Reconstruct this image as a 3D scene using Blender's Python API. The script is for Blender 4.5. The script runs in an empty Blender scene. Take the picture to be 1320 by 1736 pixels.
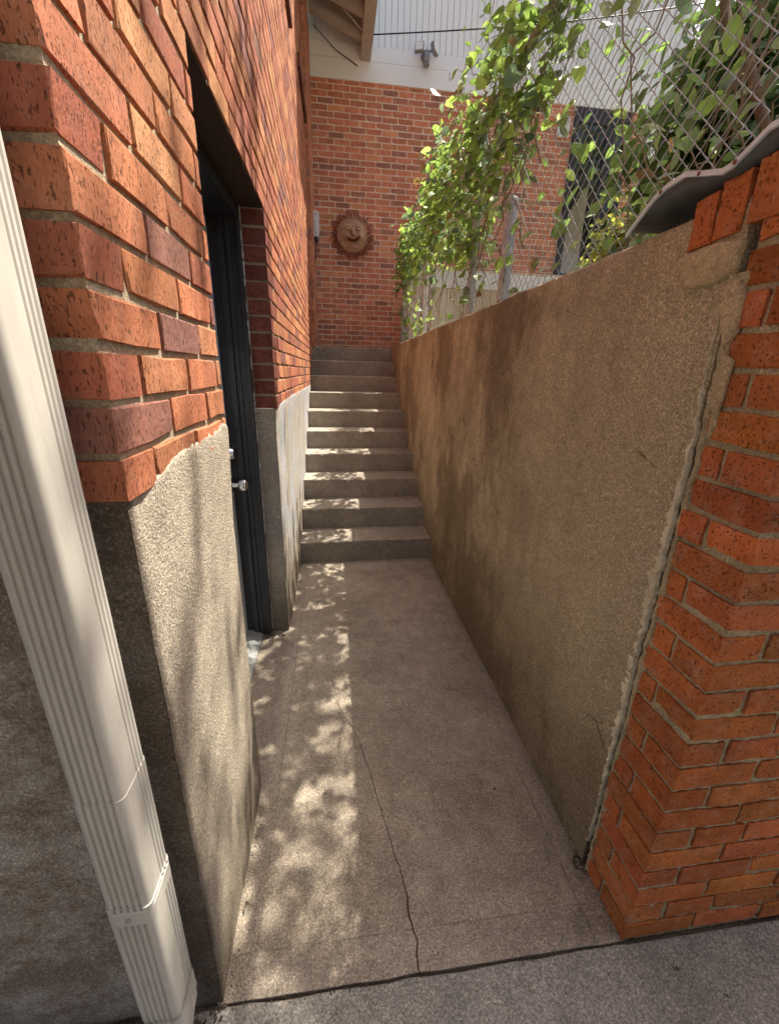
import bpy, math, random
import numpy as np
from mathutils import Vector, Matrix, noise

random.seed(7)
rng = np.random.default_rng(7)
scene = bpy.context.scene
COL = scene.collection
PI = math.pi

# ------------------------------------------------------------------ camera
YAW, PITCH, ROLL = 0.1327, 0.3299, 0.0250
CAM = Vector((0.2819, -0.5737, 1.4157))
FPX = 693.34                                     # focal length in pixels of a 1320 wide frame
_r = Vector((math.cos(YAW), -math.sin(YAW), 0))
_f = Vector((math.sin(YAW) * math.cos(PITCH), math.cos(YAW) * math.cos(PITCH), -math.sin(PITCH)))
_u = _r.cross(_f)
_R = _r * math.cos(ROLL) + _u * math.sin(ROLL)
_U = -_r * math.sin(ROLL) + _u * math.cos(ROLL)
cam_data = bpy.data.cameras.new('camera')
cam = bpy.data.objects.new('camera', cam_data)
COL.objects.link(cam)
cam.matrix_world = Matrix(((_R.x, _U.x, -_f.x, CAM.x), (_R.y, _U.y, -_f.y, CAM.y),
                           (_R.z, _U.z, -_f.z, CAM.z), (0, 0, 0, 1)))
cam_data.sensor_fit = 'HORIZONTAL'
cam_data.sensor_width = 36.0
cam_data.lens = FPX / 1320 * 36.0
cam_data.clip_start = 0.02
cam_data.clip_end = 2000
scene.camera = cam

# ------------------------------------------------------------------ sky and sun
SUN_TO = Vector((0.40, 0.27, 1.0)).normalized()  # direction towards the sun
SUN_EL = math.asin(SUN_TO.z)
SUN_AZ = math.atan2(SUN_TO.x, SUN_TO.y)
world = bpy.data.worlds.new('World')
scene.world = world
world.use_nodes = True
wn = world.node_tree
wn.nodes.clear()
sky = wn.nodes.new('ShaderNodeTexSky')
sky.sky_type = 'NISHITA'
sky.sun_disc = False
sky.sun_elevation = SUN_EL
sky.sun_rotation = SUN_AZ
sky.air_density = 0.8
sky.dust_density = 6.0
sky.ozone_density = 0.6
bg = wn.nodes.new('ShaderNodeBackground')
bg.inputs[1].default_value = 0.10
wo = wn.nodes.new('ShaderNodeOutputWorld')
wn.links.new(sky.outputs[0], bg.inputs[0])
wn.links.new(bg.outputs[0], wo.inputs[0])

sun_data = bpy.data.lights.new('sun', 'SUN')
sun_data.energy = 5.0
sun_data.angle = math.radians(0.55)
sun_data.color = (1.0, 0.92, 0.77)
sun = bpy.data.objects.new('sun', sun_data)
COL.objects.link(sun)
sun.rotation_euler = SUN_TO.to_track_quat('Z', 'Y').to_euler()
sun.location = (4, 3, 12)

scene.view_settings.view_transform = 'Standard'
scene.view_settings.look = 'None'
scene.view_settings.gamma = 1.0
scene.view_settings.exposure = 1.45
scene.view_settings.use_curve_mapping = False
scene.render.engine = 'CYCLES'
scene.cycles.use_denoising = True
scene.cycles.max_bounces = 8
scene.cycles.diffuse_bounces = 5
scene.cycles.transparent_max_bounces = 12

# ------------------------------------------------------------------ object helpers
def tag(o, label=None, cat=None, group=None, kind=None):
    if label: o['label'] = label
    if cat: o['category'] = cat
    if group: o['group'] = group
    if kind: o['kind'] = kind
    return o

def empty(name, loc, label, cat, group=None):
    o = bpy.data.objects.new(name, None)
    o.empty_display_size = 0.1
    COL.objects.link(o)
    o.location = loc
    return tag(o, label, cat, group)

def link(name, me, parent=None, mat=None, matrix=None, color=None):
    """matrix is in world space"""
    o = bpy.data.objects.new(name, me)
    COL.objects.link(o)
    if mat is not None and not me.materials:
        me.materials.append(mat)
    m = matrix if matrix is not None else Matrix.Identity(4)
    if parent is not None:
        o.parent = parent
        loc = Vector((0, 0, 0))
        p = parent
        while p is not None:
            loc += p.location
            p = p.parent
        o.matrix_parent_inverse = Matrix.Identity(4)
        o.matrix_basis = Matrix.Translation(-loc) @ m
    else:
        o.matrix_basis = m
    if color is not None:
        o.color = color
    return o

def mesh(name, v, f, smooth=False):
    me = bpy.data.meshes.new(name)
    me.from_pydata([tuple(map(float, q)) for q in v], [], f)
    if smooth:
        me.polygons.foreach_set('use_smooth', [True] * len(me.polygons))
    me.update()
    return me

def project(P):
    P = np.asarray(P, float).reshape(-1, 3) - np.array(CAM)
    z = P @ np.array(_f)
    z = np.where(np.abs(z) < 1e-4, 1e-4, z)
    return 660 + FPX * (P @ np.array(_R)) / z, 868 - FPX * (P @ np.array(_U)) / z, z

class MB:
    """collects shapes for ONE mesh"""
    def __init__(s): s.v = []; s.f = []
    def add(s, v, f):
        n = len(s.v); s.v += [tuple(q) for q in v]; s.f += [tuple(i + n for i in q) for q in f]
    def box(s, x0, x1, y0, y1, z0, z1, bev=0.0, M=None):
        if bev <= 0:
            v = [(x, y, z) for x in (x0, x1) for y in (y0, y1) for z in (z0, z1)]
            f = [(0, 1, 3, 2), (4, 6, 7, 5), (0, 4, 5, 1), (2, 3, 7, 6), (0, 2, 6, 4), (1, 5, 7, 3)]
        else:
            import bmesh
            bm = bmesh.new()
            bmesh.ops.create_cube(bm, size=1)
            bmesh.ops.scale(bm, vec=(x1 - x0, y1 - y0, z1 - z0), verts=bm.verts)
            bmesh.ops.translate(bm, vec=((x0 + x1) / 2, (y0 + y1) / 2, (z0 + z1) / 2), verts=bm.verts)
            bmesh.ops.bevel(bm, geom=bm.edges[:], offset=bev, segments=2, profile=0.5, affect='EDGES')
            bm.verts.index_update()
            v = [tuple(q.co) for q in bm.verts]; f = [tuple(q.index for q in p.verts) for p in bm.faces]
            bm.free()
        if M is not None: v = [tuple(M @ Vector(q)) for q in v]
        s.add(v, f)
    def tube(s, pts, rad, n=8, cap=True):
        pts = [Vector(p) for p in pts]
        if not hasattr(rad, '__len__'): rad = [rad] * len(pts)
        ring = []
        up = None
        for i, p in enumerate(pts):
            t = (pts[min(i + 1, len(pts) - 1)] - pts[max(i - 1, 0)]).normalized()
            if up is None:
                up = t.orthogonal().normalized()
            else:
                up = (up - t * up.dot(t))
                up = up.normalized() if up.length > 1e-6 else t.orthogonal().normalized()
            b = t.cross(up)
            ring.append([p + (up * math.cos(2 * PI * k / n) + b * math.sin(2 * PI * k / n)) * rad[i] for k in range(n)])
        v = [q for r in ring for q in r]; f = []
        for i in range(len(pts) - 1):
            for k in range(n):
                a = i * n + k; b2 = i * n + (k + 1) % n
                f.append((a, b2, b2 + n, a + n))
        if cap:
            f.append(tuple(range(n - 1, -1, -1))); f.append(tuple(range(len(v) - n, len(v))))
        s.add(v, f)
    def lathe(s, prof, M, n=20):
        """prof: list of (radius, height) along local z"""
        v = []; f = []
        for r, h in prof:
            for k in range(n):
                v.append(tuple(M @ Vector((r * math.cos(2 * PI * k / n), r * math.sin(2 * PI * k / n), h))))
        for i in range(len(prof) - 1):
            for k in range(n):
                a = i * n + k; b = i * n + (k + 1) % n
                f.append((a, b, b + n, a + n))
        f.append(tuple(range(n - 1, -1, -1))); f.append(tuple(range(len(v) - n, len(v))))
        s.add(v, f)
    def build(s, name, mat, parent=None, smooth=False, autosmooth=None):
        me = mesh(name, s.v, s.f, smooth or autosmooth is not None)
        o = link(name, me, parent, mat)
        if autosmooth is not None:
            me.set_sharp_from_angle(angle=math.radians(autosmooth))
        return o

# ------------------------------------------------------------------ material helpers
class NT:
    def __init__(s, name):
        s.m = bpy.data.materials.new(name); s.m.use_nodes = True
        s.t = s.m.node_tree; s.t.nodes.clear()
        s.out = s.t.nodes.new('ShaderNodeOutputMaterial')
        s.b = s.t.nodes.new('ShaderNodeBsdfPrincipled')
        s.t.links.new(s.b.outputs[0], s.out.inputs[0])
        g = s.t.nodes.new('ShaderNodeNewGeometry'); s.pos = g.outputs['Position']
    def n(s, kind, **kw):
        q = s.t.nodes.new(kind)
        for k, v in kw.items(): setattr(q, k, v)
        return q
    def set(s, sock, v):
        if isinstance(v, bpy.types.NodeSocket): s.t.links.new(v, sock)
        else:
            if sock.type == 'RGBA' and len(v) == 3: v = (*v, 1)
            sock.default_value = v
    def scalev(s, vec, sc, off=(0, 0, 0)):
        q = s.n('ShaderNodeMapping'); s.set(q.inputs[0], vec)
        q.inputs['Scale'].default_value = sc; q.inputs['Location'].default_value = off
        return q.outputs[0]
    def noise(s, scale, detail=3, rough=0.55, vec=None, out=0, dist=0.0):
        q = s.n('ShaderNodeTexNoise'); s.set(q.inputs['Vector'], vec if vec is not None else s.pos)
        q.inputs['Scale'].default_value = scale; q.inputs['Detail'].default_value = detail
        q.inputs['Roughness'].default_value = rough; q.inputs['Distortion'].default_value = dist
        return q.outputs[out]
    def vor(s, scale, vec=None, feature='F1', out=0):
        q = s.n('ShaderNodeTexVoronoi', feature=feature); s.set(q.inputs['Vector'], vec if vec is not None else s.pos)
        q.inputs['Scale'].default_value = scale
        return q.outputs[out]
    def ramp(s, fac, stops):
        q = s.n('ShaderNodeValToRGB'); s.set(q.inputs[0], fac)
        el = q.color_ramp.elements
        while len(el) < len(stops): el.new(0.5)
        for e, (p, c) in zip(el, stops):
            e.position = p; e.color = (c, c, c, 1) if not hasattr(c, '__len__') else (*c, 1)
        return q.outputs[0]
    def mix(s, fac, a, b, mode='MIX'):
        q = s.n('ShaderNodeMix', data_type='RGBA', blend_type=mode)
        s.set(q.inputs[0], fac); s.set(q.inputs[6], a); s.set(q.inputs[7], b)
        return q.outputs[2]
    def math(s, op, a, b=0.0, c=None, clamp=False):
        q = s.n('ShaderNodeMath', operation=op, use_clamp=clamp)
        s.set(q.inputs[0], a); s.set(q.inputs[1], b)
        if c is not None: s.set(q.inputs[2], c)
        return q.outputs[0]
    def sep(s, vec):
        q = s.n('ShaderNodeSeparateXYZ'); s.set(q.inputs[0], vec); return q.outputs
    def bump(s, h, dist, strength=1.0, nrm=None):
        q = s.n('ShaderNodeBump'); q.inputs['Strength'].default_value = strength
        q.inputs['Distance'].default_value = dist; s.set(q.inputs['Height'], h)
        if nrm is not None: s.set(q.inputs['Normal'], nrm)
        return q.outputs[0]
    def hsv(s, col, v=1.0, sat=1.0, h=0.5):
        q = s.n('ShaderNodeHueSaturation'); s.set(q.inputs['Color'], col)
        s.set(q.inputs['Value'], v); s.set(q.inputs['Saturation'], sat); s.set(q.inputs['Hue'], h)
        return q.outputs[0]
    def fin(s, col, rough=0.9, nrm=None, spec=0.3, metal=0.0):
        s.set(s.b.inputs['Base Color'], col); s.set(s.b.inputs['Roughness'], rough)
        s.b.inputs['Specular IOR Level'].default_value = spec
        s.set(s.b.inputs['Metallic'], metal)
        if nrm is not None: s.set(s.b.inputs['Normal'], nrm)
        return s.m

def brick_material(name, source, pit=1.0, stretch=(1, 1, 1), dust=0.25):
    m = NT(name)
    if source == 'object':
        col = m.n('ShaderNodeObjectInfo').outputs['Color']
    else:
        a = m.n('ShaderNodeAttribute'); a.attribute_name = 'tone'; col = a.outputs['Color']
    v = m.scalev(m.pos, stretch)
    big = m.noise(11, 5, 0.65, v)
    fine = m.noise(210, 4, 0.7, v)
    p1 = m.ramp(m.noise(170, 3, 0.6, v), [(0.33, 1.0), (0.40, 0.0)])
    p2 = m.math('MULTIPLY', m.ramp(m.noise(110, 4, 0.7, m.scalev(v, (1, 1, 1), (3.1, 1.7, 0.4))), [(0.33, 1.0), (0.40, 0.0)]), m.ramp(m.noise(13, 2), [(0.40, 0.0), (0.6, 1.0)]))
    pitm = m.math('MAXIMUM', p1, p2)
    c = m.mix(0.75, col, m.ramp(big, [(0.22, (0.24, 0.24, 0.24)), (0.78, (0.72, 0.70, 0.68))]), 'OVERLAY')
    c = m.mix(m.ramp(fine, [(0.40, 0.0), (0.80, 0.45)]), c, m.hsv(c, 1.5, 0.95))
    d = m.ramp(m.noise(23, 6, 0.75), [(0.50, 0.0), (0.78, 1.0)])
    c = m.mix(m.math('MULTIPLY', d, dust), c, (0.50, 0.40, 0.33))
    c = m.mix(m.math('MULTIPLY', pitm, 0.85 * pit), c, (0.035, 0.02, 0.016))
    h = m.math('ADD', m.math('MULTIPLY', fine, 0.45), m.math('MULTIPLY', big, 0.6))
    h = m.math('SUBTRACT', h, m.math('MULTIPLY', pitm, 0.9 * pit))
    return m.fin(c, 0.92, m.bump(h, 0.005, 1.0), 0.2)

def grain_material(name, base, alt, dark=(0.04, 0.035, 0.03), bump=0.003, specks=0.5, sc=1.0, extra=None, streak=0.0):
    """sand-faced cement: coarse grain, pale and dark specks, clouds of stain"""
    m = NT(name)
    cloud = m.noise(2.2 * sc, 6, 0.62)
    c = m.mix(m.ramp(cloud, [(0.32, 0.0), (0.68, 1.0)]), base, alt)
    mid = m.noise(14 * sc, 5, 0.65)
    c = m.mix(0.6, c, m.ramp(mid, [(0.2, (0.3, 0.3, 0.3)), (0.8, (0.72, 0.7, 0.68))]), 'OVERLAY')
    if streak:
        st = m.noise(5, 5, 0.6, m.scalev(m.pos, (1.0, 0.8, 0.28)))
        c = m.mix(m.math('MULTIPLY', m.ramp(st, [(0.45, 0.0), (0.72, 1.0)]), streak), c, dark)
    if extra: c = extra(m, c)
    g = m.noise(230, 3, 0.75)
    g2 = m.noise(105, 3, 0.7, m.scalev(m.pos, (1, 1, 1), (2.3, 5.1, 0.7)))
    c = m.mix(m.math('MULTIPLY', m.ramp(g, [(0.50, 0.0), (0.70, 1.0)]), specks), c, m.hsv(c, 2.3, 0.8))
    c = m.mix(m.math('MULTIPLY', m.ramp(g, [(0.30, 1.0), (0.46, 0.0)]), specks), c, m.hsv(c, 0.30, 1.0))
    c = m.mix(m.math('MULTIPLY', m.ramp(g2, [(0.30, 1.0), (0.42, 0.0)]), specks * 0.35), c, m.hsv(c, 0.45, 1.0))
    c = m.mix(m.math('MULTIPLY', m.ramp(g2, [(0.58, 0.0), (0.72, 1.0)]), specks * 0.2), c, m.hsv(c, 1.5, 0.9))
    cell = m.sep(m.vor(240, None, 'F1', 1))[0]
    c = m.mix(0.9 * specks, c, m.mix(1.0, c, m.ramp(cell, [(0.0, (0.50, 0.48, 0.46)), (0.45, (0.92, 0.92, 0.92)), (0.85, (1.15, 1.13, 1.10)), (1.0, (1.75, 1.65, 1.5))]), 'MULTIPLY'))
    cell2 = m.sep(m.vor(75, m.scalev(m.pos, (1, 1, 1), (0.4, 1.3, 2.2)), 'F1', 1))[1]
    c = m.mix(0.22 * specks, c, m.mix(1.0, c, m.ramp(cell2, [(0.0, (0.62, 0.60, 0.58)), (0.5, (1.0, 1.0, 1.0)), (1.0, (1.3, 1.28, 1.22))]), 'MULTIPLY'))
    w = m.vor(120)
    wm = m.math('MULTIPLY', m.ramp(w, [(0.10, 1.0), (0.22, 0.0)]), m.ramp(m.noise(45, 1), [(0.52, 0.0), (0.58, 1.0)]))
    c = m.mix(m.math('MULTIPLY', wm, 0.75 * specks), c, (0.68, 0.61, 0.50))
    h = m.math('ADD', m.math('MULTIPLY', g, 1.3), m.math('MULTIPLY', g2, 0.8))
    h = m.math('ADD', h, m.math('MULTIPLY', mid, 0.35))
    h = m.math('ADD', h, m.math('MULTIPLY', cell, 0.25))
    return m.fin(c, 0.95, m.bump(h, bump, 0.9), 0.15)

def plain(name, col, rough=0.6, metal=0.0, var=0.15, bump=0.0, spec=0.4, sc=20):
    m = NT(name)
    nz = m.noise(sc, 4, 0.6)
    c = m.mix(var, col, m.ramp(nz, [(0.3, (0.15, 0.15, 0.15)), (0.7, (0.85, 0.85, 0.85))]), 'OVERLAY')
    nrm = m.bump(m.noise(sc * 8, 3), bump, 0.6) if bump else None
    return m.fin(c, m.ramp(nz, [(0.3, max(0, rough - 0.08)), (0.7, min(1, rough + 0.08))]), nrm, spec, metal)

MAT = {}
MAT['brick_l'] = brick_material('rug_face_brick', 'object', 0.7, (1.4, 1.4, 0.55), 0.18)
MAT['brick_l_many'] = brick_material('rug_face_brick_many', 'attr', 0.7, (1.4, 1.4, 0.55), 0.18)
MAT['brick_p'] = brick_material('pier_brick', 'object', 0.75, (1, 1, 1), 0.36)
MAT['brick_p_many'] = brick_material('pier_brick_many', 'attr', 0.75, (1, 1, 1), 0.36)
MAT['brick_b'] = brick_material('house_brick', 'object', 0.3, (1, 1, 1), 0.3)
MAT['brick_b_many'] = brick_material('house_brick_many', 'attr', 0.3, (1, 1, 1), 0.3)
MAT['mortar'] = grain_material('mortar', (0.44, 0.37, 0.27), (0.31, 0.26, 0.19), bump=0.003, specks=0.35)
MAT['mortar_pale'] = grain_material('mortar_pale', (0.82, 0.68, 0.54), (0.72, 0.60, 0.48), bump=0.002, specks=0.2)
MAT['mortar_olive'] = grain_material('mortar_olive', (0.44, 0.37, 0.24), (0.34, 0.29, 0.19), bump=0.004, specks=0.4)
MAT['mortar_cream'] = grain_material('mortar_cream', (0.92, 0.85, 0.67), (0.62, 0.55, 0.41), bump=0.006, specks=0.18, sc=6)

def stucco_extra(m, c):
    x, y, z = m.sep(m.pos)[:3]
    # blue-grey paint wash left on the wall beyond the door
    far = m.ramp(y, [(0.0, 0.0), (1.0, 1.0)])
    q = m.n('ShaderNodeMapRange'); m.set(q.inputs[0], y); q.inputs[1].default_value = 1.46; q.inputs[2].default_value = 1.56
    st = m.ramp(m.noise(3.5, 4, 0.6, m.scalev(m.pos, (1, 1.6, 0.45))), [(0.40, 0.0), (0.60, 1.0)])
    q2 = m.n('ShaderNodeMapRange'); m.set(q2.inputs[0], z); q2.inputs[1].default_value = 0.25; q2.inputs[2].default_value = 0.6
    f = m.math('MULTIPLY', m.math('MULTIPLY', q.outputs[0], st), q2.outputs[0])
    c = m.mix(m.math('MULTIPLY', f, 0.75), c, (0.42, 0.46, 0.54))
    # darker brown towards the ground, with an uneven upper edge
    q3 = m.n('ShaderNodeMapRange'); m.set(q3.inputs[0], m.math('ADD', z, m.math('MULTIPLY', m.noise(4, 4, 0.6), -0.5)))
    q3.inputs[1].default_value = 0.12; q3.inputs[2].default_value = -0.22
    c = m.mix(m.math('MULTIPLY', q3.outputs[0], 0.65), c, (0.11, 0.09, 0.06))
    # the street face is darker, with pale lime bloom, and darkest near the corner
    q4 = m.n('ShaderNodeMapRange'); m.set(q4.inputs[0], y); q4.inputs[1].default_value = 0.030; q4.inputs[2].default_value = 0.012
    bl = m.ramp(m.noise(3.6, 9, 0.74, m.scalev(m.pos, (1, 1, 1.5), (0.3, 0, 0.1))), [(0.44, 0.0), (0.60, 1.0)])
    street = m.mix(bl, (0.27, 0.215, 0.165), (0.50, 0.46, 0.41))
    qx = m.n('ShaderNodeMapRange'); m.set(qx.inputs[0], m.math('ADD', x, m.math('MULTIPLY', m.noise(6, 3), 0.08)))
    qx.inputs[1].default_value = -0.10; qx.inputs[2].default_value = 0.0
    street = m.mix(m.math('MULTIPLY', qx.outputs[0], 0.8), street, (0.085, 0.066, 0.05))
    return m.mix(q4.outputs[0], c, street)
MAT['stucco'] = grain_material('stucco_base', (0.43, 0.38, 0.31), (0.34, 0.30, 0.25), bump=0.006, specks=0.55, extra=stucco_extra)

def right_extra(m, c):
    x, y, z = m.sep(m.pos)[:3]
    g = m.noise(1.6, 5, 0.6)
    q = m.n('ShaderNodeMapRange'); m.set(q.inputs[0], m.math('ADD', y, m.math('MULTIPLY', g, 1.4)))
    q.inputs[1].default_value = 1.75; q.inputs[2].default_value = 0.9
    c = m.mix(m.math('MULTIPLY', q.outputs[0], 0.75), c, (0.46, 0.39, 0.27))
    bl = m.ramp(m.noise(2.6, 4, 0.55, m.scalev(m.pos, (1, 1, 0.6), (0, 0.4, 0))), [(0.58, 0.0), (0.72, 1.0)])
    c = m.mix(m.math('MULTIPLY', bl, 0.30), c, (0.50, 0.43, 0.33))
    dmp = m.ramp(m.noise(1.35, 7, 0.68, m.scalev(m.pos, (1, 1.15, 0.75), (0, 0.85, 0.35))), [(0.48, 0.0), (0.57, 1.0)])
    c = m.mix(m.math('MULTIPLY', dmp, 0.68), c, (0.15, 0.105, 0.062))
    drip = m.ramp(m.noise(9, 4, 0.6, m.scalev(m.pos, (1, 1, 0.10))), [(0.56, 0.0), (0.70, 1.0)])
    up = m.n('ShaderNodeMapRange'); m.set(up.inputs[0], m.math('ADD', z, m.math('MULTIPLY', m.noise(2.4, 4, 0.6), 0.9))); up.inputs[1].default_value = 1.5; up.inputs[2].default_value = 2.1
    c = m.mix(m.math('MULTIPLY', m.math('MULTIPLY', drip, up.outputs[0]), 0.32), c, (0.13, 0.09, 0.055))
    # hairline crazing
    hl = m.vor(2.6, m.scalev(m.pos, (1, 1, 1), (0.2, 0.1, 0.6)), 'DISTANCE_TO_EDGE')
    hlm = m.math('MULTIPLY', m.ramp(m.math('ADD', hl, m.math('MULTIPLY', m.math('SUBTRACT', m.noise(14, 4, 0.7), 0.5), 0.05)), [(0.0, 1.0), (0.006, 0.0)]), m.ramp(m.noise(1.8, 2), [(0.50, 0.0), (0.6, 1.0)]))
    c = m.mix(m.math('MULTIPLY', hlm, 0.7), c, (0.10, 0.075, 0.05))
    scr = m.ramp(m.noise(30, 3, 0.6, m.scalev(m.pos, (1, 1, 0.22), (0, 3.3, 0))), [(0.68, 0.0), (0.74, 1.0)])
    c = m.mix(m.math('MULTIPLY', scr, 0.35), c, (0.55, 0.48, 0.38))
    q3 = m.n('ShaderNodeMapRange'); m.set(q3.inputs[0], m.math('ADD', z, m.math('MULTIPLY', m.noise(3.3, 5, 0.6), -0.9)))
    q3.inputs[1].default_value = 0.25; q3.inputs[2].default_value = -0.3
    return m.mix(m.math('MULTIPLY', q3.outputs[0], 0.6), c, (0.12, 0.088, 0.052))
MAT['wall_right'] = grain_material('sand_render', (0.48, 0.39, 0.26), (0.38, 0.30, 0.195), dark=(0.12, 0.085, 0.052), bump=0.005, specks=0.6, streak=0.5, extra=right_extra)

def floor_extra(m, c):
    x, y, z = m.sep(m.pos)[:3]
    def line(v, at, w):
        d = m.math('ABSOLUTE', m.math('SUBTRACT', m.math('ADD', v, m.math('MULTIPLY', m.math('SUBTRACT', m.noise(5, 3), 0.5), 0.012)), at))
        q = m.n('ShaderNodeMapRange'); m.set(q.inputs[0], d); q.inputs[1].default_value = w; q.inputs[2].default_value = w * 0.3
        return q.outputs[0]
    l = m.math('MAXIMUM', m.math('MAXIMUM', line(x, 0.055, 0.004), line(x, 0.94, 0.005)), line(y, 0.085, 0.003))
    l = m.math('MULTIPLY', l, m.ramp(m.noise(9, 2), [(0.35, 0.0), (0.65, 0.9)]))
    # smooth trowelled margins are a little greyer
    def side(v, a, b):
        q = m.n('ShaderNodeMapRange'); m.set(q.inputs[0], v); q.inputs[1].default_value = a; q.inputs[2].default_value = b
        return q.outputs[0]
    mar = m.math('MAXIMUM', m.math('MAXIMUM', side(x, 0.058, 0.052), side(x, 0.937, 0.943)), side(y, 0.088, 0.082))
    c = m.mix(m.math('MULTIPLY', mar, 0.35), c, (0.30, 0.26, 0.22))
    # darker strip along the foot of both walls
    e = m.math('ADD', side(x, 0.96, 1.02), side(x, 0.03, -0.01))
    c = m.mix(m.math('MULTIPLY', m.math('MINIMUM', e, 1.0), 0.45), c, (0.10, 0.08, 0.06))
    st = m.ramp(m.noise(6, 6, 0.7, None, 0, 0.8), [(0.56, 0.0), (0.70, 1.0)])
    c = m.mix(m.math('MULTIPLY', st, 0.5), c, (0.11, 0.092, 0.075))
    st2 = m.ramp(m.noise(2.3, 7, 0.72, m.scalev(m.pos, (1, 1, 1), (1.1, 0.3, 0))), [(0.50, 0.0), (0.66, 1.0)])
    c = m.mix(m.math('MULTIPLY', st2, 0.45), c, (0.15, 0.115, 0.085))
    return m.mix(m.math('MULTIPLY', l, 0.5), c, (0.07, 0.055, 0.045))
MAT['floor'] = grain_material('passage_concrete', (0.275, 0.238, 0.195), (0.35, 0.306, 0.254), bump=0.003, specks=0.62, extra=floor_extra)
MAT['step'] = grain_material('step_concrete', (0.235, 0.212, 0.18), (0.32, 0.29, 0.248), bump=0.0022, specks=0.5, streak=0.0, sc=1.6)
MAT['sidewalk'] = grain_material('sidewalk_concrete', (0.21, 0.20, 0.185), (0.28, 0.265, 0.245), bump=0.003, specks=0.65)
MAT['dirt'] = grain_material('joint_dirt', (0.07, 0.055, 0.04), (0.12, 0.095, 0.07), bump=0.006, specks=0.5)
MAT['soil'] = grain_material('soil', (0.14, 0.11, 0.075), (0.2, 0.16, 0.11), bump=0.01, specks=0.5)
def gutter_material():
    m = NT('downspout_paint')
    c = m.mix(0.25, (0.49, 0.47, 0.43), m.ramp(m.noise(4, 6, 0.7, m.scalev(m.pos, (3, 3, 0.6))), [(0.3, (0.2, 0.2, 0.2)), (0.7, (0.75, 0.75, 0.75))]), 'OVERLAY')
    gr = m.ramp(m.noise(18, 6, 0.75, m.scalev(m.pos, (2, 2, 0.25))), [(0.52, 0.0), (0.72, 1.0)])
    c = m.mix(m.math('MULTIPLY', gr, 0.30), c, (0.22, 0.19, 0.15))
    sp = m.math('MULTIPLY', m.ramp(m.vor(170), [(0.08, 1.0), (0.14, 0.0)]), m.ramp(m.noise(30, 2), [(0.60, 0.0), (0.66, 1.0)]))
    c = m.mix(m.math('MULTIPLY', sp, 0.8), c, (0.06, 0.05, 0.04))
    return m.fin(c, m.ramp(gr, [(0.0, 0.38), (1.0, 0.65)]), m.bump(m.noise(7, 3), 0.004, 0.35), 0.4)
MAT['gutter'] = gutter_material()
MAT['galv'] = plain('galvanised', (0.62, 0.70, 0.76), 0.5, 0.15, 0.25, 0.0004, 0.5, 30)
MAT['galv_dull'] = plain('galvanised_dull', (0.27, 0.28, 0.28), 0.55, 0.3, 0.45, 0.0006, 0.5, 18)
MAT['galv_dark'] = plain('galvanised_shaded', (0.075, 0.08, 0.082), 0.5, 0.2, 0.5, 0.0006, 0.5, 18)  # shade of the sheet's underside put into the colour
MAT['galv_post'] = plain('galvanised_post', (0.50, 0.53, 0.56), 0.5, 0.2, 0.5, 0.0006, 0.5, 18)
MAT['wire'] = plain('fence_wire', (0.38, 0.38, 0.375), 0.45, 0.3, 0.4, 0, 0.5, 30)
MAT['frame_dark'] = plain('dark_door_paint', (0.022, 0.024, 0.030), 0.38, 0, 0.3, 0.0002, 0.5, 25)
MAT['door_pale'] = plain('pale_door_paint', (0.50, 0.55, 0.57), 0.45, 0, 0.1, 0, 0.4)
MAT['alum'] = plain('aluminium_threshold', (0.42, 0.43, 0.44), 0.45, 0.5, 0.3, 0.0002, 0.5, 40)
MAT['chrome'] = plain('polished_steel', (0.78, 0.78, 0.78), 0.16, 1.0, 0.05)
MAT['steel_lintel'] = plain('rusty_lintel', (0.06, 0.035, 0.025), 0.8, 0.2, 0.4, 0.001)
MAT['siding'] = plain('white_siding', (0.84, 0.88, 0.90), 0.6, 0, 0.08, 0.0003, 0.3, 6)
MAT['eave'] = plain('tan_eave_paint', (0.46, 0.43, 0.38), 0.7, 0, 0.15, 0.0005, 0.3, 8)
MAT['cream'] = plain('cream_board', (0.66, 0.58, 0.44), 0.75, 0, 0.25, 0.0006, 0.3, 10)
MAT['terra'] = plain('terracotta', (0.36, 0.165, 0.11), 0.75, 0, 0.5, 0.0015, 0.3, 22)
MAT['terra_face'] = plain('terracotta_face', (0.42, 0.25, 0.15), 0.42, 0, 0.4, 0.001, 0.35, 14)
MAT['black'] = plain('black_plastic', (0.02, 0.02, 0.02), 0.5)
MAT['grey_plastic'] = plain('grey_plastic', (0.24, 0.24, 0.24), 0.55)
MAT['pale_plastic'] = plain('pale_plastic', (0.66, 0.68, 0.68), 0.5)
MAT['bark'] = plain('bark', (0.17, 0.12, 0.08), 0.9, 0, 0.6, 0.004, 0.2, 30)
MAT['twig'] = plain('twig', (0.24, 0.19, 0.12), 0.85, 0, 0.4, 0.001, 0.2, 40)
MAT['roof'] = plain('roof_shingle', (0.10, 0.09, 0.08), 0.9, 0, 0.4, 0.003, 0.2, 30)
MAT['dead_leaf'] = plain('dead_leaf', (0.06, 0.045, 0.025), 0.8, 0, 0.4)
MAT['rust'] = plain('rust', (0.20, 0.07, 0.03), 0.9, 0, 0.5)

def glass_material():
    m = NT('window_glass')
    m.b.inputs['Base Color'].default_value = (0.9, 0.93, 0.93, 1)
    m.b.inputs['Roughness'].default_value = 0.02
    m.b.inputs['Transmission Weight'].default_value = 1.0
    m.b.inputs['IOR'].default_value = 1.45
    return m.m
MAT['glass'] = glass_material()
MAT['lens'] = plain('lamp_lens', (0.75, 0.74, 0.68), 0.15, 0, 0.1)

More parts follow.
